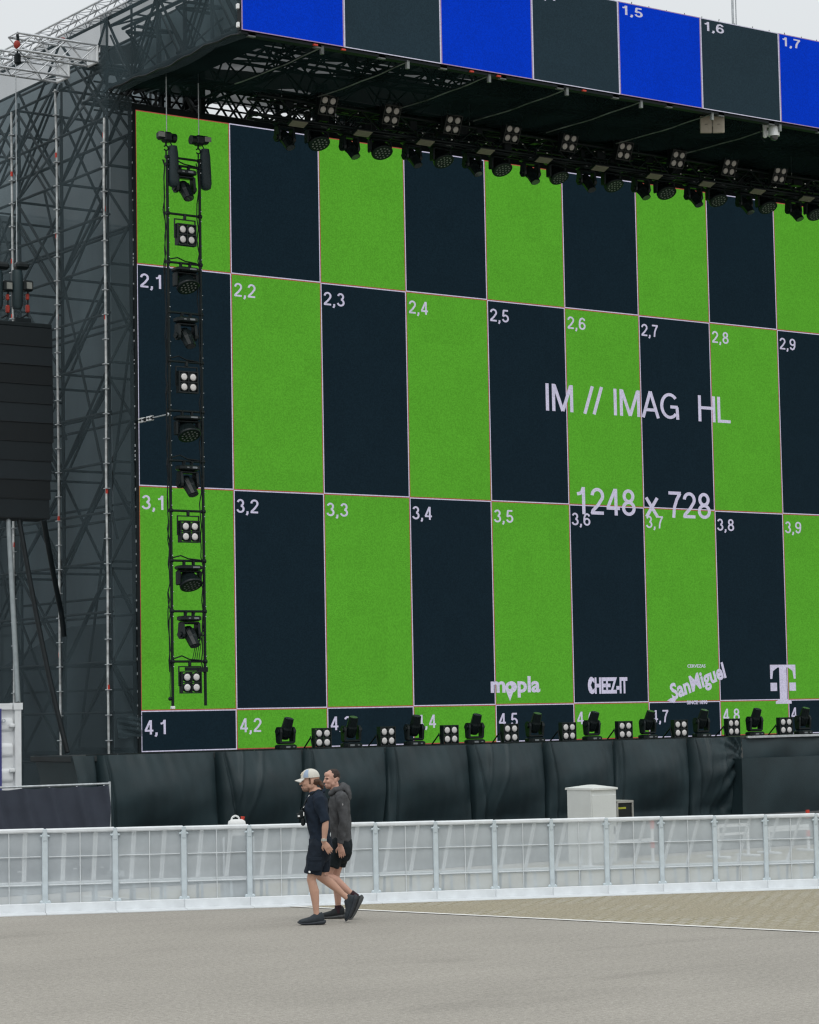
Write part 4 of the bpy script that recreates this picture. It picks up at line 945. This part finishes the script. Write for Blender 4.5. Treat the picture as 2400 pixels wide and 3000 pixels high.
for k in range(10): g.cbox((bl_+.25+k*.47, BY-.035, zt_-.035), (.022, .02, .03), .005)
loc(g.build('cable_tie', CLAMP, bf), bf)

# ---------------------------------------------------------------- crowd barrier
FA, FB = on(0, 1925, 'Z', 0), on(1725, 1867, 'Z', 0); FD = (FB-FA).normalized(); FN = Vector((-FD.y, FD.x, 0)); FANG = math.atan2(FD.y, FD.x)
GB = 'white mesh crowd barrier panels'
Wp, Hp = 0.85, 1.05
cb = thing('crowd_barrier', '', 'barrier', (0, 0, 0), FANG, GB)
g = MB(); g.grid(10, 10, lambda u, v: (u*Wp, .012+.004*math.sin(u*9+v*5), .10+v*(Hp-.14))); g.build('mesh_panel', SCRIM, cb)
g = MB(); g.cbox((Wp/2, .0, Hp-.02), (Wp-.001, .06, .058), .016); g.build('top_rail', BARW, cb)
g = MB(); g.cbox((0, -.012, Hp/2-.01), (.070, .04, Hp-.08), .010); g.cbox((0, -.0145, Hp-.07), (.050, .052, .15), .006); g.cbox((0, -.012, .13), (.14, .036, .05), .016); g.cbox((0, -.012, Hp-.085), (.125, .034, .03), .012); g.build('post', BARB, cb)
g = MB(); g.tube((Wp/2, -.004, .10), (Wp/2, -.004, Hp-.05), .007, 6); g.tube((.05, -.005, .70), (Wp-.05, -.005, .70), .007, 6); g.tube((.05, -.005, .345), (Wp-.05, -.005, .345), .009, 6); g.build('grid', mat('grid_wire', (.62, .655, .67), .5, 0, .1, 6), cb)
g = MB(); g.cbox((Wp/2, -.02, .060), (Wp-.001, .05, .115), .008); g.box((Wp/2, -.25, .006), (Wp-.006, .42, .010)); g.build('foot_plate', BARW, cb)
g = MB(); g.cbox((Wp/2, .42, .33), (Wp-.01, .50, .03), .008); g.build('step', BARW, cb)
for x in (.24, .62):
    g = MB(); g.tube((x, .05, Hp-.05), (x, .62, .345), .027, 4); g.build('brace', mat('brace_white', (.86, .86, .85), .5, 0, .05, 8), cb)
    g = MB(); g.tube((x, .62, .32), (x, .66, .01), .022, 6); g.tube((x, .10, .32), (x, .04, .01), .018, 6); g.build('leg', BARB, cb)
posts = [-1.25, -.337, .568, 1.461, 2.341, 3.191, 4.019, 4.850, 5.652, 6.444, 7.220, 7.974, 8.735, 9.480, 10.196, 10.914, 11.63]
where = ['cut by the left edge of the photo', 'second from the left edge, before the navy banner', 'third from the left edge, right of the navy banner', 'with the jerrycan above its right end', 'between the jerrycan and the walking men', 'directly behind the walking men', 'just right of the walking men', 'eighth from the right edge', 'just left of the grey cabinet', 'in front of the grey cabinet', 'in front of the dark case beside the cabinet', 'fourth from the right edge', 'third from the right edge', 'second from the right edge', 'cut by the right edge of the photo']
for k in range(1, 16):
    s0, s1 = posts[k], posts[k+1]; o = cb if k == 1 else dup(cb)
    p = FA+FD*s0; o.location = p+Vector((0, 0, 0)); hh = 1.058-.082*max(0, min(1, (s0+.4)/11.2))
    o.scale = ((s1-s0)/Wp, 1, hh/Hp); o['label'] = 'white mesh crowd barrier panel, '+where[k-1]
# beyond the barrier
kc = lambda x, y: ((1500+x*900/1725)/1.3913, (1950+y*900/1725)/1.3913)
c0, c1 = on(*kc(440, 690), 'Y', -12.9), on(*kc(588, 690), 'Y', -12.9)
cbn = thing('utility_cabinet', 'pale grey utility cabinet standing behind the white barrier', 'cabinet', ((c0.x+c1.x)/2, -12.9, 0))
g = MB(); w_ = c1.x-c0.x; hz = c0.z-.02
g.cbox((0, .30, hz/2), (w_-.02, .60, hz), .008); g.build('body', mat('cabinet_grey', (.60, .625, .61), .6, 0, .06, 3, bump=.1), cbn)
g = MB(); g.loft([[Vector((x, y, hz-.01)) for x, y in ((-w_/2, -.03), (w_/2, -.03), (w_/2, .63), (-w_/2, .63))], [Vector((x, y, hz+.02)) for x, y in ((-w_/2, -.03), (w_/2, -.03), (w_/2, .63), (-w_/2, .63))], [Vector((x, y, hz+.065)) for x, y in ((-.04, .25), (.04, .25), (.04, .35), (-.04, .35))]], smooth=False); g.build('lid', mat('cabinet_lid', (.66, .68, .66), .6, 0, .06, 3), cbn)
g = MB(); g.cbox((0, -.006, hz/2-.03), (w_*.90, .016, hz-.12), .004); d = g.build('door', MATS['cabinet_grey'], cbn); h = MB(); h.cbox((w_*.36, -.022, hz*.45), (.03, .02, .12), .006); h.build('handle', BLACKM, d)
q0, q1 = on(*kc(592, 760), 'Y', -12.6), on(*kc(684, 760), 'Y', -12.6)
eb = thing('equipment_case', 'dark equipment case with grey edges beside the grey cabinet', 'case', ((q0.x+q1.x)/2, -12.6, 0))
g = MB(); w2 = q1.x-q0.x; h2 = q0.z
g.box((0, .25, h2/2-.01), (w2-.03, .44, h2-.06)); g.build('body', FIXT, eb)
g = MB()
for x in (-w2/2+.012, w2/2-.012):
    for y in (.02, .48): g.box((x, y, h2/2), (.024, .024, h2-.05))
for y in (.02, .48): g.box((0, y, h2-.018), (w2, .03, .036)); g.box((0, y, .03), (w2, .03, .05))
g.box((0, .25, h2-.006), (w2-.03, .44, .014)); g.build('edging', mat('case_edge', (.36, .36, .34), .5, .2, .1, 8), eb)
g = MB(); g.box((-w2*.18, .024, h2-.12), (w2*.5, .006, .03)); g.build('label_strip', mat('yellow_strip', (.35, .36, .03), .6, 0, .1, 8), eb)
# trestles behind the barrier
for i, (xa, ya, xb, yb, yl) in enumerate(((430, 878, 790, 876, 1140), (1155, 902, 1325, 900, 1150), (1440, 912, 1665, 908, 1150))):
    Yt = -13.4+.2*i; a, b_ = on(*kc(xa, ya), 'Y', Yt), on(*kc(xb, yb), 'Y', Yt)
    tr_ = thing('traffic_trestle', ['white trestle barrier beside the grey cabinet', 'short white trestle barrier behind the third panel from the right', 'white trestle with red bands at the far right'][i], 'trestle', ((a.x+b_.x)/2, Yt, 0), 0, 'white trestles behind the barrier')
    hw = (b_.x-a.x)/2; g = MB(); g.box((0, 0, a.z), (2*hw, .03, .05)); g.box((0, .0, .38), (2*hw, .025, .04)); g.build('plank', BARW, tr_)
    for s in (-1, 1): g = MB(); g.cbox((s*hw*.98, .0, a.z/2), (.05, .032, a.z), .006); g.cbox((s*hw*.98, 0, .02), (.10, .5, .04), .008); g.build('leg', BARW, tr_)
    if i != 1: g = MB(); g.box((hw*.98, -.004, .62), (.054, .036, .14)); g.box((hw*.98, -.004, .30), (.054, .036, .1)); g.build('red_band', REDP, tr_)
# jerrycan on a dark case behind the barrier
fq = lambda s, off, z=0: FA+FD*s+FN*off+Vector((0, 0, z))
def s_at(px, py):
    d = ray(px, py); n = FN; t_ = ((FA-CAM).dot(n))/d.dot(n); p = CAM+d*t_; return (p-FA).dot(FD), p.z
sj, zj = s_at(517, 1722)
cs = thing('flight_case', 'dark upright case behind the barrier carrying the jerrycan', 'case', fq(sj, .95), FANG)
g = MB(); g.cbox((0, 0, .43), (.42, .36, .86), .012); g.build('body', FIXT, cs); g = MB()
for x in (-.2, .2): g.box((x, -.183, .43), (.025, .008, .84))
g.build('edging', STEEL, cs)
jc = thing('jerrycan', 'white plastic jerrycan with red cap behind the barrier rail', 'jerrycan', fq(sj, .95, .86), FANG); jc.scale = (.86, .86, .95)
JM = mat('jerrycan_plastic', (.74, .75, .74), .45, 0, .05, 6)
g = MB(); g.loft([[Vector((x*.135*k+ox, y*.085*k, z)) for x, y in ((-1, -.6), (-.7, -1), (.7, -1), (1, -.6), (1, .6), (.7, 1), (-.7, 1), (-1, .6))] for z, k, ox in ((.0, .92, 0), (.02, 1, 0), (.16, 1, 0), (.20, .92, 0), (.225, .6, 0))]); g.build('body', JM, jc)
g = MB(); g.poly([(-.09, 0, .20), (-.07, 0, .255), (-.02, 0, .275), (.03, 0, .255), (.04, 0, .21)], .014, 8); g.build('handle', JM, jc)
g = MB(); g.tube((.085, 0, .20), (.095, 0, .245), .028, 10); g.tube((.095, 0, .245), (.097, 0, .262), .033, 10); g.build('cap', REDP, jc)

# ---------------------------------------------------------------- people
def ring_path(mb, pts, n=14, r0=True, r1=True):
    """pts: (x, y, z, fore-aft radius, side radius). A tapering limb, rounded at both ends"""
    P_ = [Vector(p[:3]) for p in pts]; A = [p[3] for p in pts]; B = [p[4] if len(p) > 4 else p[3] for p in pts]; rings = []
    def ring(c, t, a, b):
        L = Vector((0, 1, 0)); L = L-t*L.dot(t)
        if L.length < .05: L = Vector((1, 0, 0))-t*t.x
        L.normalize(); F = L.cross(t); return [c+F*(a*math.cos(2*math.pi*i/n))+L*(b*math.sin(2*math.pi*i/n)) for i in range(n)]
    for i, c in enumerate(P_):
        t = (P_[min(i+1, len(P_)-1)]-P_[max(i-1, 0)]).normalized()
        if i == 0 and r0:
            for k, o_ in ((.35, .92), (.75, .62)): rings.append(ring(c-t*min(A[0], B[0])*o_, t, A[0]*k, B[0]*k))
        rings.append(ring(c, t, A[i], B[i]))
        if i == len(P_)-1 and r1:
            for k, o_ in ((.75, .62), (.35, .92)): rings.append(ring(c+t*min(A[i], B[i])*o_, t, A[i]*k, B[i]*k))
    mb.loft(rings)
def fuse(mb, name, m, parent, voxel=.007, smooth=4, wr=0.0, wf=1.0, warp=None):
    me = bpy.data.meshes.new(name); me.from_pydata(mb.v, [], mb.f); me.update()
    t = bpy.data.objects.new(name, me); COL.objects.link(t)
    a = t.modifiers.new('weld', 'REMESH'); a.mode = 'VOXEL'; a.voxel_size = voxel; a.use_smooth_shade = True
    b = t.modifiers.new('relax', 'SMOOTH'); b.iterations = smooth; b.factor = .5
    bpy.context.view_layer.update(); dg = bpy.context.evaluated_depsgraph_get()
    e = bpy.data.meshes.new_from_object(t.evaluated_get(dg)); bpy.data.objects.remove(t, do_unlink=True)
    if wr:
        for v in e.vertices:
            c = v.co; q = math.sin(c.z*38*wf+c.x*22+math.sin(c.y*17)*2)+.7*math.sin(c.z*71*wf-c.x*41+c.y*30)+.5*math.sin(c.x*60+c.y*45+c.z*13)
            v.co = c+v.normal*(wr*q)
    e.materials.clear(); e.materials.append(m); e.polygons.foreach_set('use_smooth', [True]*len(e.polygons)); e.update(); e.name = name
    o = bpy.data.objects.new(name, e); COL.objects.link(o); o.parent = parent; return o
def head_into(mb, M):
    mb.M = M
    mb.ball((-.012, 0, .035), (.098, .077, .088)); mb.ball((.020, 0, -.012), (.078, .066, .085)); mb.ball((.040, 0, -.065), (.052, .048, .050)); mb.ball((.062, 0, -.092), (.026, .026, .022))
    mb.ball((.070, 0, .018), (.028, .052, .018)); mb.ball((.066, 0, .062), (.030, .050, .035))
    ring_path(mb, [(.093, 0, .010, .009, .009), (.106, 0, -.012, .011, .011), (.113, 0, -.028, .012, .014)], 10)
    mb.ball((.092, 0, -.062), (.013, .024, .007)); mb.ball((.088, 0, -.074), (.013, .021, .007)); 
    for s in (-1, 1): mb.ball((.072, s*.034, -.022), (.022, .022, .024)); mb.ball((-.012, s*.074, -.012), (.018, .010, .032), rot=Matrix.Rotation(R(-14), 3, 'Y')); mb.ball((.0, s*.055, -.055), (.04, .02, .035))
    mb.M = Matrix.Identity(4)
def face_parts(M, parent, hair):
    for s in (-1, 1):
        g = MB(); g.M = M; g.ball((.086, s*.033, .004), (.008, .010, .0045), 10, 6); g.build('eye', mat('eye', (.06, .045, .035), .3, 0, .1, 10), parent)
    g = MB(); g.M = M
    for s in (-1, 1): ring_path(g, [(.094, s*.014, .019, .005, .004), (.092, s*.034, .023, .005, .004), (.080, s*.050, .018, .004, .004)], 8)
    g.build('eyebrow', hair, parent)
    g = MB(); g.M = M; g.ball((.100, 0, -.067), (.007, .019, .004), 10, 6); g.build('mouth', mat('lips', (.36, .14, .12), .5, 0, .1, 10), parent)
def hand_into(mb, wrist, d, side, curl=.5, L=.175):
    """palm, four bent fingers of unequal length and a thumb from the palm's side; fingers curl towards -side"""
    w0 = Vector(wrist); d = Vector(d).normalized(); side = Vector(side); side = (side-d*side.dot(d)).normalized(); fw = d.cross(side).normalized()
    pe = w0+d*L*.50
    ring = lambda c, a, b, n=12: [c+fw*(a*math.cos(2*math.pi*i/n))+side*(b*math.sin(2*math.pi*i/n)) for i in range(n)]
    mb.loft([ring(w0-d*.03, .026, .020), ring(w0, .027, .018), ring(w0+d*.035, .038, .017), ring(pe-d*.012, .042, .016), ring(pe+d*.004, .038, .011)])
    for k, (o_, ln) in enumerate(((.031, .072), (.0105, .082), (-.0105, .077), (-.031, .060))):
        p = pe+fw*o_-d*.006; dd = (d+fw*o_*2.2).normalized(); pts = [p]
        for j, f in enumerate((.45, .30, .25)):
            dd = (dd-side*curl*(.35+.2*j)).normalized(); p = p+dd*ln*f; pts.append(p)
        ring_path(mb, [(*q, r, r) for q, r in zip(pts, (.0095, .009, .0082, .0068))], 8)
    p = w0+d*.028+fw*.030; t1 = p+(d*.6+fw*.7-side*.3).normalized()*.036; t2 = t1+(d*.9+fw*.15-side*.3).normalized()*.032
    ring_path(mb, [(*p, .014, .014), (*t1, .0115, .0115), (*t2, .009, .009)], 8)
def shoe(parent, heel, d, up, m, msole, L=.29):
    heel, d, up = Vector(heel), Vector(d).normalized(), Vector(up); up = (up-d*up.dot(d)).normalized(); sd = up.cross(d)
    def rings(rows, n=14):
        out = []
        for t, hw, z0, z1 in rows:
            c = heel+d*t*L; out.append([c+sd*(hw*math.cos(2*math.pi*i/n))+up*((z0+z1)/2+(z1-z0)/2*math.sin(2*math.pi*i/n)*(1 if math.sin(2*math.pi*i/n) > 0 else 1)) for i in range(n)])
        return out
    g = MB(); g.loft(rings([(-.03, .012, .04, .07), (-.01, .032, .030, .120), (.06, .040, .020, .150), (.14, .041, .018, .142), (.24, .040, .016, .138), (.33, .040, .014, .140), (.42, .040, .014, .122), (.55, .044, .012, .098), (.70, .050, .012, .084), (.84, .046, .014, .074), (.95, .033, .020, .064), (1.01, .014, .030, .052)]))
    a = g.build('shoe', m, parent)
    g = MB(); g.loft([[p for p in r_] for r_ in rings([(-.10, .020, .026, .052), (-.04, .038, .006, .060), (.10, .046, .0, .058), (.30, .042, .0, .046), (.50, .044, .0, .038), (.72, .052, .0, .034), (.90, .045, .006, .036), (1.05, .028, .026, .046)], 12)]); g.build('sole', msole, a)
    g = MB()
    for t in (.34, .42, .50, .58): c = heel+d*t*L; g.tube(c+sd*.026+up*(.100-(t-.34)*.13), c-sd*.026+up*(.100-(t-.34)*.13), .004, 6)
    g.build('lace', m, a)
def skin_mat(name, col): return mat(name, col, .55, 0, .10, 9, spec=.35, bump=.05, bscale=60)
def person(label, foot, rz, spec):
    r = thing('person', label, 'person', foot, rz)
    HM = Matrix.Translation(spec['head']) @ Matrix.Rotation(R(spec['yaw']), 4, 'Z') @ Matrix.Rotation(R(spec.get('nod', 0)), 4, 'Y') @ Matrix.Scale(spec.get('hs', 1.06), 4)
    g = MB(); head_into(g, HM); hx, hy, hz = spec['head']
    n0 = spec['neck']; ring_path(g, [(*n0, .068, .075), ((n0[0]+hx)/2-.006, 0, (n0[2]+hz-.10)/2, .058, .060), (hx-.02, 0, hz-.05, .056, .056)], 14)
    ring_path(g, [(x, 0, z, a*.88, b*.88) for x, z, a, b in spec['torso']], 18)
    for s, key in ((1, 'left'), (-1, 'right')):
        hp, kn, an = [Vector(q) for q in spec[key+'_leg']]; cm = kn.lerp(an, .33); th = (an-kn).normalized(); bk = Vector((th.z, 0, -th.x)); bk = bk if bk.x < 0 else -bk
        c1 = hp.lerp(kn, .5)
        ring_path(g, [(*hp, .088, .088), (*c1, .078, .078), (*(kn-(kn-hp).normalized()*.05), .058, .058), (*kn, .054, .052), (*(kn.lerp(an, .14)+bk*.006), .053, .052), (*(cm+bk*.014), .057, .054), (*(kn.lerp(an, .6)+bk*.008), .045, .043), (*kn.lerp(an, .86), .034, .033), (*an, .037, .034), (*(an+th*.05), .034, .032)], 14)
        sh, el, wr_, hd_ = [Vector(q) for q in spec[key+'_arm']]
        ring_path(g, [(*sh, .052, .052), (*sh.lerp(el, .5), .044, .042), (*el, .038, .037), (*el.lerp(wr_, .3), .040, .038), (*el.lerp(wr_, .75), .030, .029), (*wr_, .026, .025)], 12)
        hand_into(g, wr_, hd_-wr_, Vector((0, s, 0)) if s > 0 else Vector((0, -1, 0)), spec.get('curl', .45))
    body = fuse(g, 'body', spec['skin'], r, .0058, 3)
    face_parts(HM, body, spec['hairm'])
    # upper garment
    g = MB(); ring_path(g, [(x, 0, z, a, b) for x, z, a, b in spec['torso']], 22, True, False)
    for s, key in ((1, 'left'), (-1, 'right')):
        sh, el, wr_, hd_ = [Vector(q) for q in spec[key+'_arm']]; k = spec['sleeve']
        ring_path(g, [(n0[0]-.012, s*.045, n0[2]-.005, .072, .05), (n0[0]-.02, s*.11, n0[2]-.030, .074, .05), (*(sh+Vector((0, 0, .012))), .068, .06)], 14)
        end = el.lerp(wr_, k) if k > 0 else sh.lerp(el, 1+k)
        pts = [(*(sh+Vector((.012, -s*.05, -.0))), .075, .075), (*sh, .076, .072), (*sh.lerp(el, .45), .064, .060), (*sh.lerp(el, .85), .057, .054)]
        if k > .2: pts += [(*el, .055, .052), (*el.lerp(wr_, .35), .054, .050), (*el.lerp(wr_, .75), .047, .044), (*end, .040, .038)]
        else: pts += [(*end, .053, .051)]
        ring_path(g, pts, 14, True, False)
    top = fuse(g, spec['top_name'], spec['top'], r, .0085, 3, .0055, .55)
    # shorts
    g = MB(); w0 = spec['waist']
    ring_path(g, [(w0[0], 0, w0[1], w0[2], w0[3]), (w0[0]-.004, 0, w0[1]-.08, w0[2]+.008, w0[3]+.012), (w0[0]-.004, 0, w0[1]-.17, w0[2]+.006, w0[3]+.018)], 20, False, True)
    for s, key in ((1, 'left'), (-1, 'right')):
        hp, kn, an = [Vector(q) for q in spec[key+'_leg']]; e = hp.lerp(kn, spec['hem'])
        ring_path(g, [(hp.x, hp.y, hp.z, .110, .098), (*hp.lerp(kn, .35), .110, .100), (*hp.lerp(kn, .7), .104, .098), (*e, .106, .100)], 16, True, False)
    fuse(g, 'shorts', spec['shorts'], r, .0085, 3, .0048, .5)
    for s, key in ((1, 'left'), (-1, 'right')):
        h_, d_, u_ = spec[key+'_shoe']; shoe(r, h_, d_, u_, spec['shoe'], spec['sole'])
        hp, kn, an = [Vector(q) for q in spec[key+'_leg']]
        if spec.get('sock'):
            g = MB(); t_ = (an-kn).normalized(); ring_path(g, [(*(an-t_*.045), .042, .039), (*(an+t_*.0), .042, .039), (*(an+t_*.05), .043, .041)], 14, False, False); g.build('sock', spec['sock'], r)
    return r, HM, body, top
FWD = math.atan2(.5815, -.813)
SK1 = skin_mat('skin_light', (.50, .295, .215)); SK2 = skin_mat('skin_fair', (.54, .315, .24))
HAIR1 = mat('brown_hair', (.075, .038, .022), .6, 0, .35, 30, bump=.4, bscale=120, stretch=(1, 4, 1)); HAIR2 = mat('dark_short_hair', (.032, .018, .014), .7, 0, .3, 40, bump=.4, bscale=150)
NAVY = mat('navy_shirt', (.014, .022, .036), .85, 0, .2, 14, spec=.15, bump=.75, bscale=15); NAVYS = mat('navy_shorts', (.014, .020, .030), .85, 0, .2, 12, spec=.15, bump=.75, bscale=15)
GREYJ = mat('grey_jacket', (.074, .076, .080), .85, 0, .2, 16, spec=.15, bump=.75, bscale=15); BLKS = mat('black_shorts', (.012, .017, .020), .85, 0, .2, 12, spec=.15, bump=.75, bscale=15)
SHOE1 = mat('dark_grey_shoe', (.026, .034, .042), .75, 0, .25, 30, bump=.3, bscale=150); SHOE2 = mat('black_shoe', (.018, .022, .025), .7, 0, .25, 30, bump=.3, bscale=150)
SOLE1 = mat('dark_sole', (.028, .034, .042), .7, 0, .2, 20); SOLE2 = mat('grey_black_sole', (.075, .08, .082), .7, 0, .3, 25)
f1 = on(666.5, 1946, 'Z', 0)
p1, H1, b1, t1 = person('man in cap and navy shirt walking with camera gear on his chest', (f1.x, f1.y, 0), FWD, dict(
    head=(.050, 0, 1.672), yaw=11, nod=4, neck=(-.025, 0, 1.525), skin=SK1, hairm=HAIR1,
    torso=[(-.055, .945, .128, .165), (-.055, 1.05, .122, .158), (-.035, 1.20, .132, .168), (-.014, 1.35, .143, .186), (-.026, 1.46, .124, .176), (-.030, 1.525, .086, .115)],
    left_arm=[(-.055, .195, 1.455), (-.135, .245, 1.195), (-.112, .245, .965), (-.205, .225, .82)], right_arm=[(-.03, -.195, 1.455), (.0, -.235, 1.20), (.01, -.215, .965), (.0, -.20, .82)],
    left_leg=[(-.045, .098, .92), (.048, .105, .525), (-.012, .105, .105)], right_leg=[(-.075, -.095, .92), (-.050, -.095, .545), (-.355, -.095, .300)],
    sleeve=-.02, top_name='shirt', top=NAVY, waist=(-.060, 1.0, .130, .168), shorts=NAVYS, hem=.84, curl=.35,
    left_shoe=((-.088, .105, .0), (1, 0.06, 0), (0, 0, 1)), right_shoe=((-.490, -.095, .285), (.36, 0, -.86), (.86, 0, .36)), shoe=SHOE1, sole=SOLE1))
g = MB(); g.M = H1                    # cap, its peak, hair, beard
def dome(u, v):
    a = 2*math.pi*u; th = R(4+84*v); return (-.006+.106*math.sin(th)*math.cos(a), .086*math.sin(th)*math.sin(a), .030+.105*math.cos(th)**.8)
g.grid(30, 10, dome); cap = g.build('cap', mat('cap_cream', (.62, .60, .54), .85, 0, .1, 20, bump=.3, bscale=180), p1)
g = MB(); g.M = H1
for dz_ in (.0, -.007):
    g.grid(16, 6, lambda u, v, dz_=dz_: (.070+(.022+.092*v)*math.cos((u-.5)*2.0)-.012, (u-.5)*.158*(1-.10*v), .040+dz_-.020*v-.10*(u-.5)**2*(.3+.5*v)))
g.build('peak', mat('cap_peak', (.58, .57, .53), .85, 0, .08, 20), cap)
g = MB(); g.M = H1
for s in (-1, 1): g.grid(8, 6, lambda u, v, s=s: (-.006+.108*math.sin(R(28+58*v))*math.cos(R(38+34*u)), s*.088*math.sin(R(28+58*v))*math.sin(R(38+34*u)), .031+.106*math.cos(R(28+58*v))**.8))
g.build('side_panel', mat('cap_blue', (.30, .38, .50), .85, 0, .1, 20), cap)
g = MB(); g.M = H1; g.cbox((.0835, 0, .086), (.008, .068, .042), .003, Matrix.Rotation(R(-34), 3, 'Y')); g.build('front_patch', mat('cap_patch', (.66, .58, .46), .85, 0, .1, 30), cap)
g = MB(); g.M = H1; g.ball((-.045, 0, -.005), (.062, .076, .060)); ring_path(g, [(-.085, 0, -.015, .034, .04), (-.112, 0, -.035, .030, .034), (-.130, .005, -.070, .022, .03), (-.135, .008, -.10, .010, .014)], 10)
for s in (-1, 1): ring_path(g, [(.015, s*.076, .030, .012, .006), (.014, s*.076, .0, .010, .006), (.014, s*.072, -.03, .008, .006)], 8)
fuse(g, 'hair', HAIR1, p1, .006, 2, .0015, 2)
g = MB(); g.M = H1; g.ball((.046, 0, -.084), (.053, .0495, .035)); g.ball((.010, 0, -.068), (.056, .061, .024)); g.ball((.095, 0, -.051), (.013, .026, .005))
fuse(g, 'beard', mat('beard_stubble', (.25, .15, .11), .8, 0, .4, 60, bump=.4, bscale=200), p1, .006, 2)
g = MB(); ring_path(g, [(.045, .085, 1.525, .018, .018), (.085, .05, 1.47, .018, .018), (.10, .0, 1.44, .018, .018), (.085, -.05, 1.47, .018, .018)], 8); ring_path(g, [(.03, .09, 1.53, .022, .022), (-.06, .10, 1.545, .026, .026), (-.11, .0, 1.55, .028, .028), (-.06, -.10, 1.545, .026, .026), (.03, -.09, 1.53, .022, .022)], 8); fuse(g, 'collar', NAVY, p1, .008, 2)
g = MB()
for s in (-1, 1): ring_path(g, [(-.09, s*.085, 1.565, .010, .016), (.0, s*.105, 1.545, .010, .016), (.085, s*.085, 1.46, .010, .016), (.132, s*.055, 1.36, .010, .016), (.140, s*.03, 1.33, .010, .016)], 8)
g.build('neck_strap', RUBBER, p1)
g = MB(); g.cbox((.150, .02, 1.285), (.06, .13, .10), .015); g.tube((.17, .02, 1.27), (.205, .02, 1.262), .036, 14); g.cbox((.140, .02, 1.34), (.045, .06, .03), .01); cm = g.build('camera', BLACKM, p1)
g = MB(); g.box((.184, .07, 1.265), (.025, .02, .02)); g.box((.125, .110, 1.29), (.010, .006, .045)); g.build('camera_detail', CLAMP, cm)
g = MB(); g.cbox((.135, .06, 1.195), (.05, .07, .09), .015); g.build('pouch', RUBBER, p1)
g = MB(); g.poly([(.055, .09, 1.51), (.10, .075, 1.43), (.128, .07, 1.36)], .006, 6); g.build('lanyard', CLAMP, p1)
g = MB(); g.tube((-.112, .245, 1.005), (-.112, .245, .978), .033, 14); g.cbox((-.112, .279, .992), (.032, .012, .034), .004); g.build('wristwatch', mat('watch_metal', (.55, .53, .48), .35, .5, .1, 20), p1)
g = MB(); g.disc((.062, .214, .622), (.1, 1, 0), .014, 10); g.build('leg_badge', CLAMP, p1)
g = MB(); g.M = Matrix.Translation((-.005, .175, .70)); g.cbox((.0, .028, .0), (.15, .035, .16), .015); g.cbox((.0, .046, .068), (.155, .012, .04), .004); g.build('cargo_pocket', NAVYS, p1)
f2 = on(710.5, 1936, 'Z', 0)
p2, H2, b2, t2 = person('bareheaded man in grey hooded jacket and black shorts walking beside capped man', (f2.x, f2.y, 0), FWD, dict(
    head=(.038, 0, 1.668), yaw=30, nod=2, neck=(-.030, 0, 1.510), skin=SK2, hairm=HAIR2, hs=.97,
    torso=[(-.060, .935, .122, .165), (-.060, 1.05, .126, .170), (-.052, 1.20, .130, .176), (-.045, 1.35, .134, .186), (-.050, 1.45, .120, .176), (-.040, 1.52, .088, .115)],
    left_arm=[(-.082, .200, 1.450), (-.105, .255, 1.175), (-.055, .255, .895), (-.085, .24, .73)], right_arm=[(-.03, -.200, 1.450), (.06, -.24, 1.19), (.14, -.22, .96), (.17, -.20, .80)],
    left_leg=[(-.045, .095, .90), (.118, .10, .535), (-.205, .10, .290)], right_leg=[(-.060, -.095, .90), (.020, -.10, .51), (-.012, -.10, .115)],
    sleeve=.93, top_name='jacket', top=GREYJ, waist=(-.060, .95, .122, .160), shorts=BLKS, hem=.70, curl=.4,
    left_shoe=((-.325, .10, .245), (.40, 0, -.72), (.72, 0, .40)), right_shoe=((-.080, -.10, .0), (1, -.05, 0), (0, 0, 1)), shoe=SHOE2, sole=SOLE2, sock=mat('dark_sock', (.035, .016, .022), .9, 0, .2, 20)))
g = MB(); g.M = H2; g.ball((-.026, 0, .054), (.084, .079, .077)); g.ball((-.056, 0, .036), (.050, .070, .050))
for s in (-1, 1): g.ball((-.012, s*.068, .040), (.030, .012, .036))
hr = fuse(g, 'hair', HAIR2, p2, .006, 2, .001, 3)
g = MB(); g.M = H2; g.ball((.046, 0, -.080), (.0505, .0475, .036)); fuse(g, 'beard', mat('faint_stubble', (.36, .205, .155), .8, 0, .3, 60), p2, .006, 2)
g = MB(); ring_path(g, [(.060, .10, 1.500, .030, .030), (.0, .115, 1.545, .036, .036), (-.08, .105, 1.56, .045, .045), (-.135, .0, 1.55, .055, .055), (-.08, -.105, 1.56, .045, .045), (.0, -.115, 1.545, .036, .036), (.060, -.10, 1.500, .030, .030)], 12); ring_path(g, [(-.09, 0, 1.585, .05, .10), (-.15, 0, 1.51, .045, .11), (-.165, 0, 1.44, .03, .08)], 12)
fuse(g, 'hood', GREYJ, p2, .008, 3, .002)
g = MB(); g.disc((-.085, .274, 1.375), (.05, 1, .12), .016, 12); g.build('sleeve_badge', mat('badge_grey', (.45, .45, .45), .5, 0, .1, 20), p2)
g = MB(); ring_path(g, [(.082, 0, .96, .012, .01), (.088, 0, 1.2, .010, .008), (.082, 0, 1.44, .010, .008)], 8); g.build('zip', RUBBER, p2)
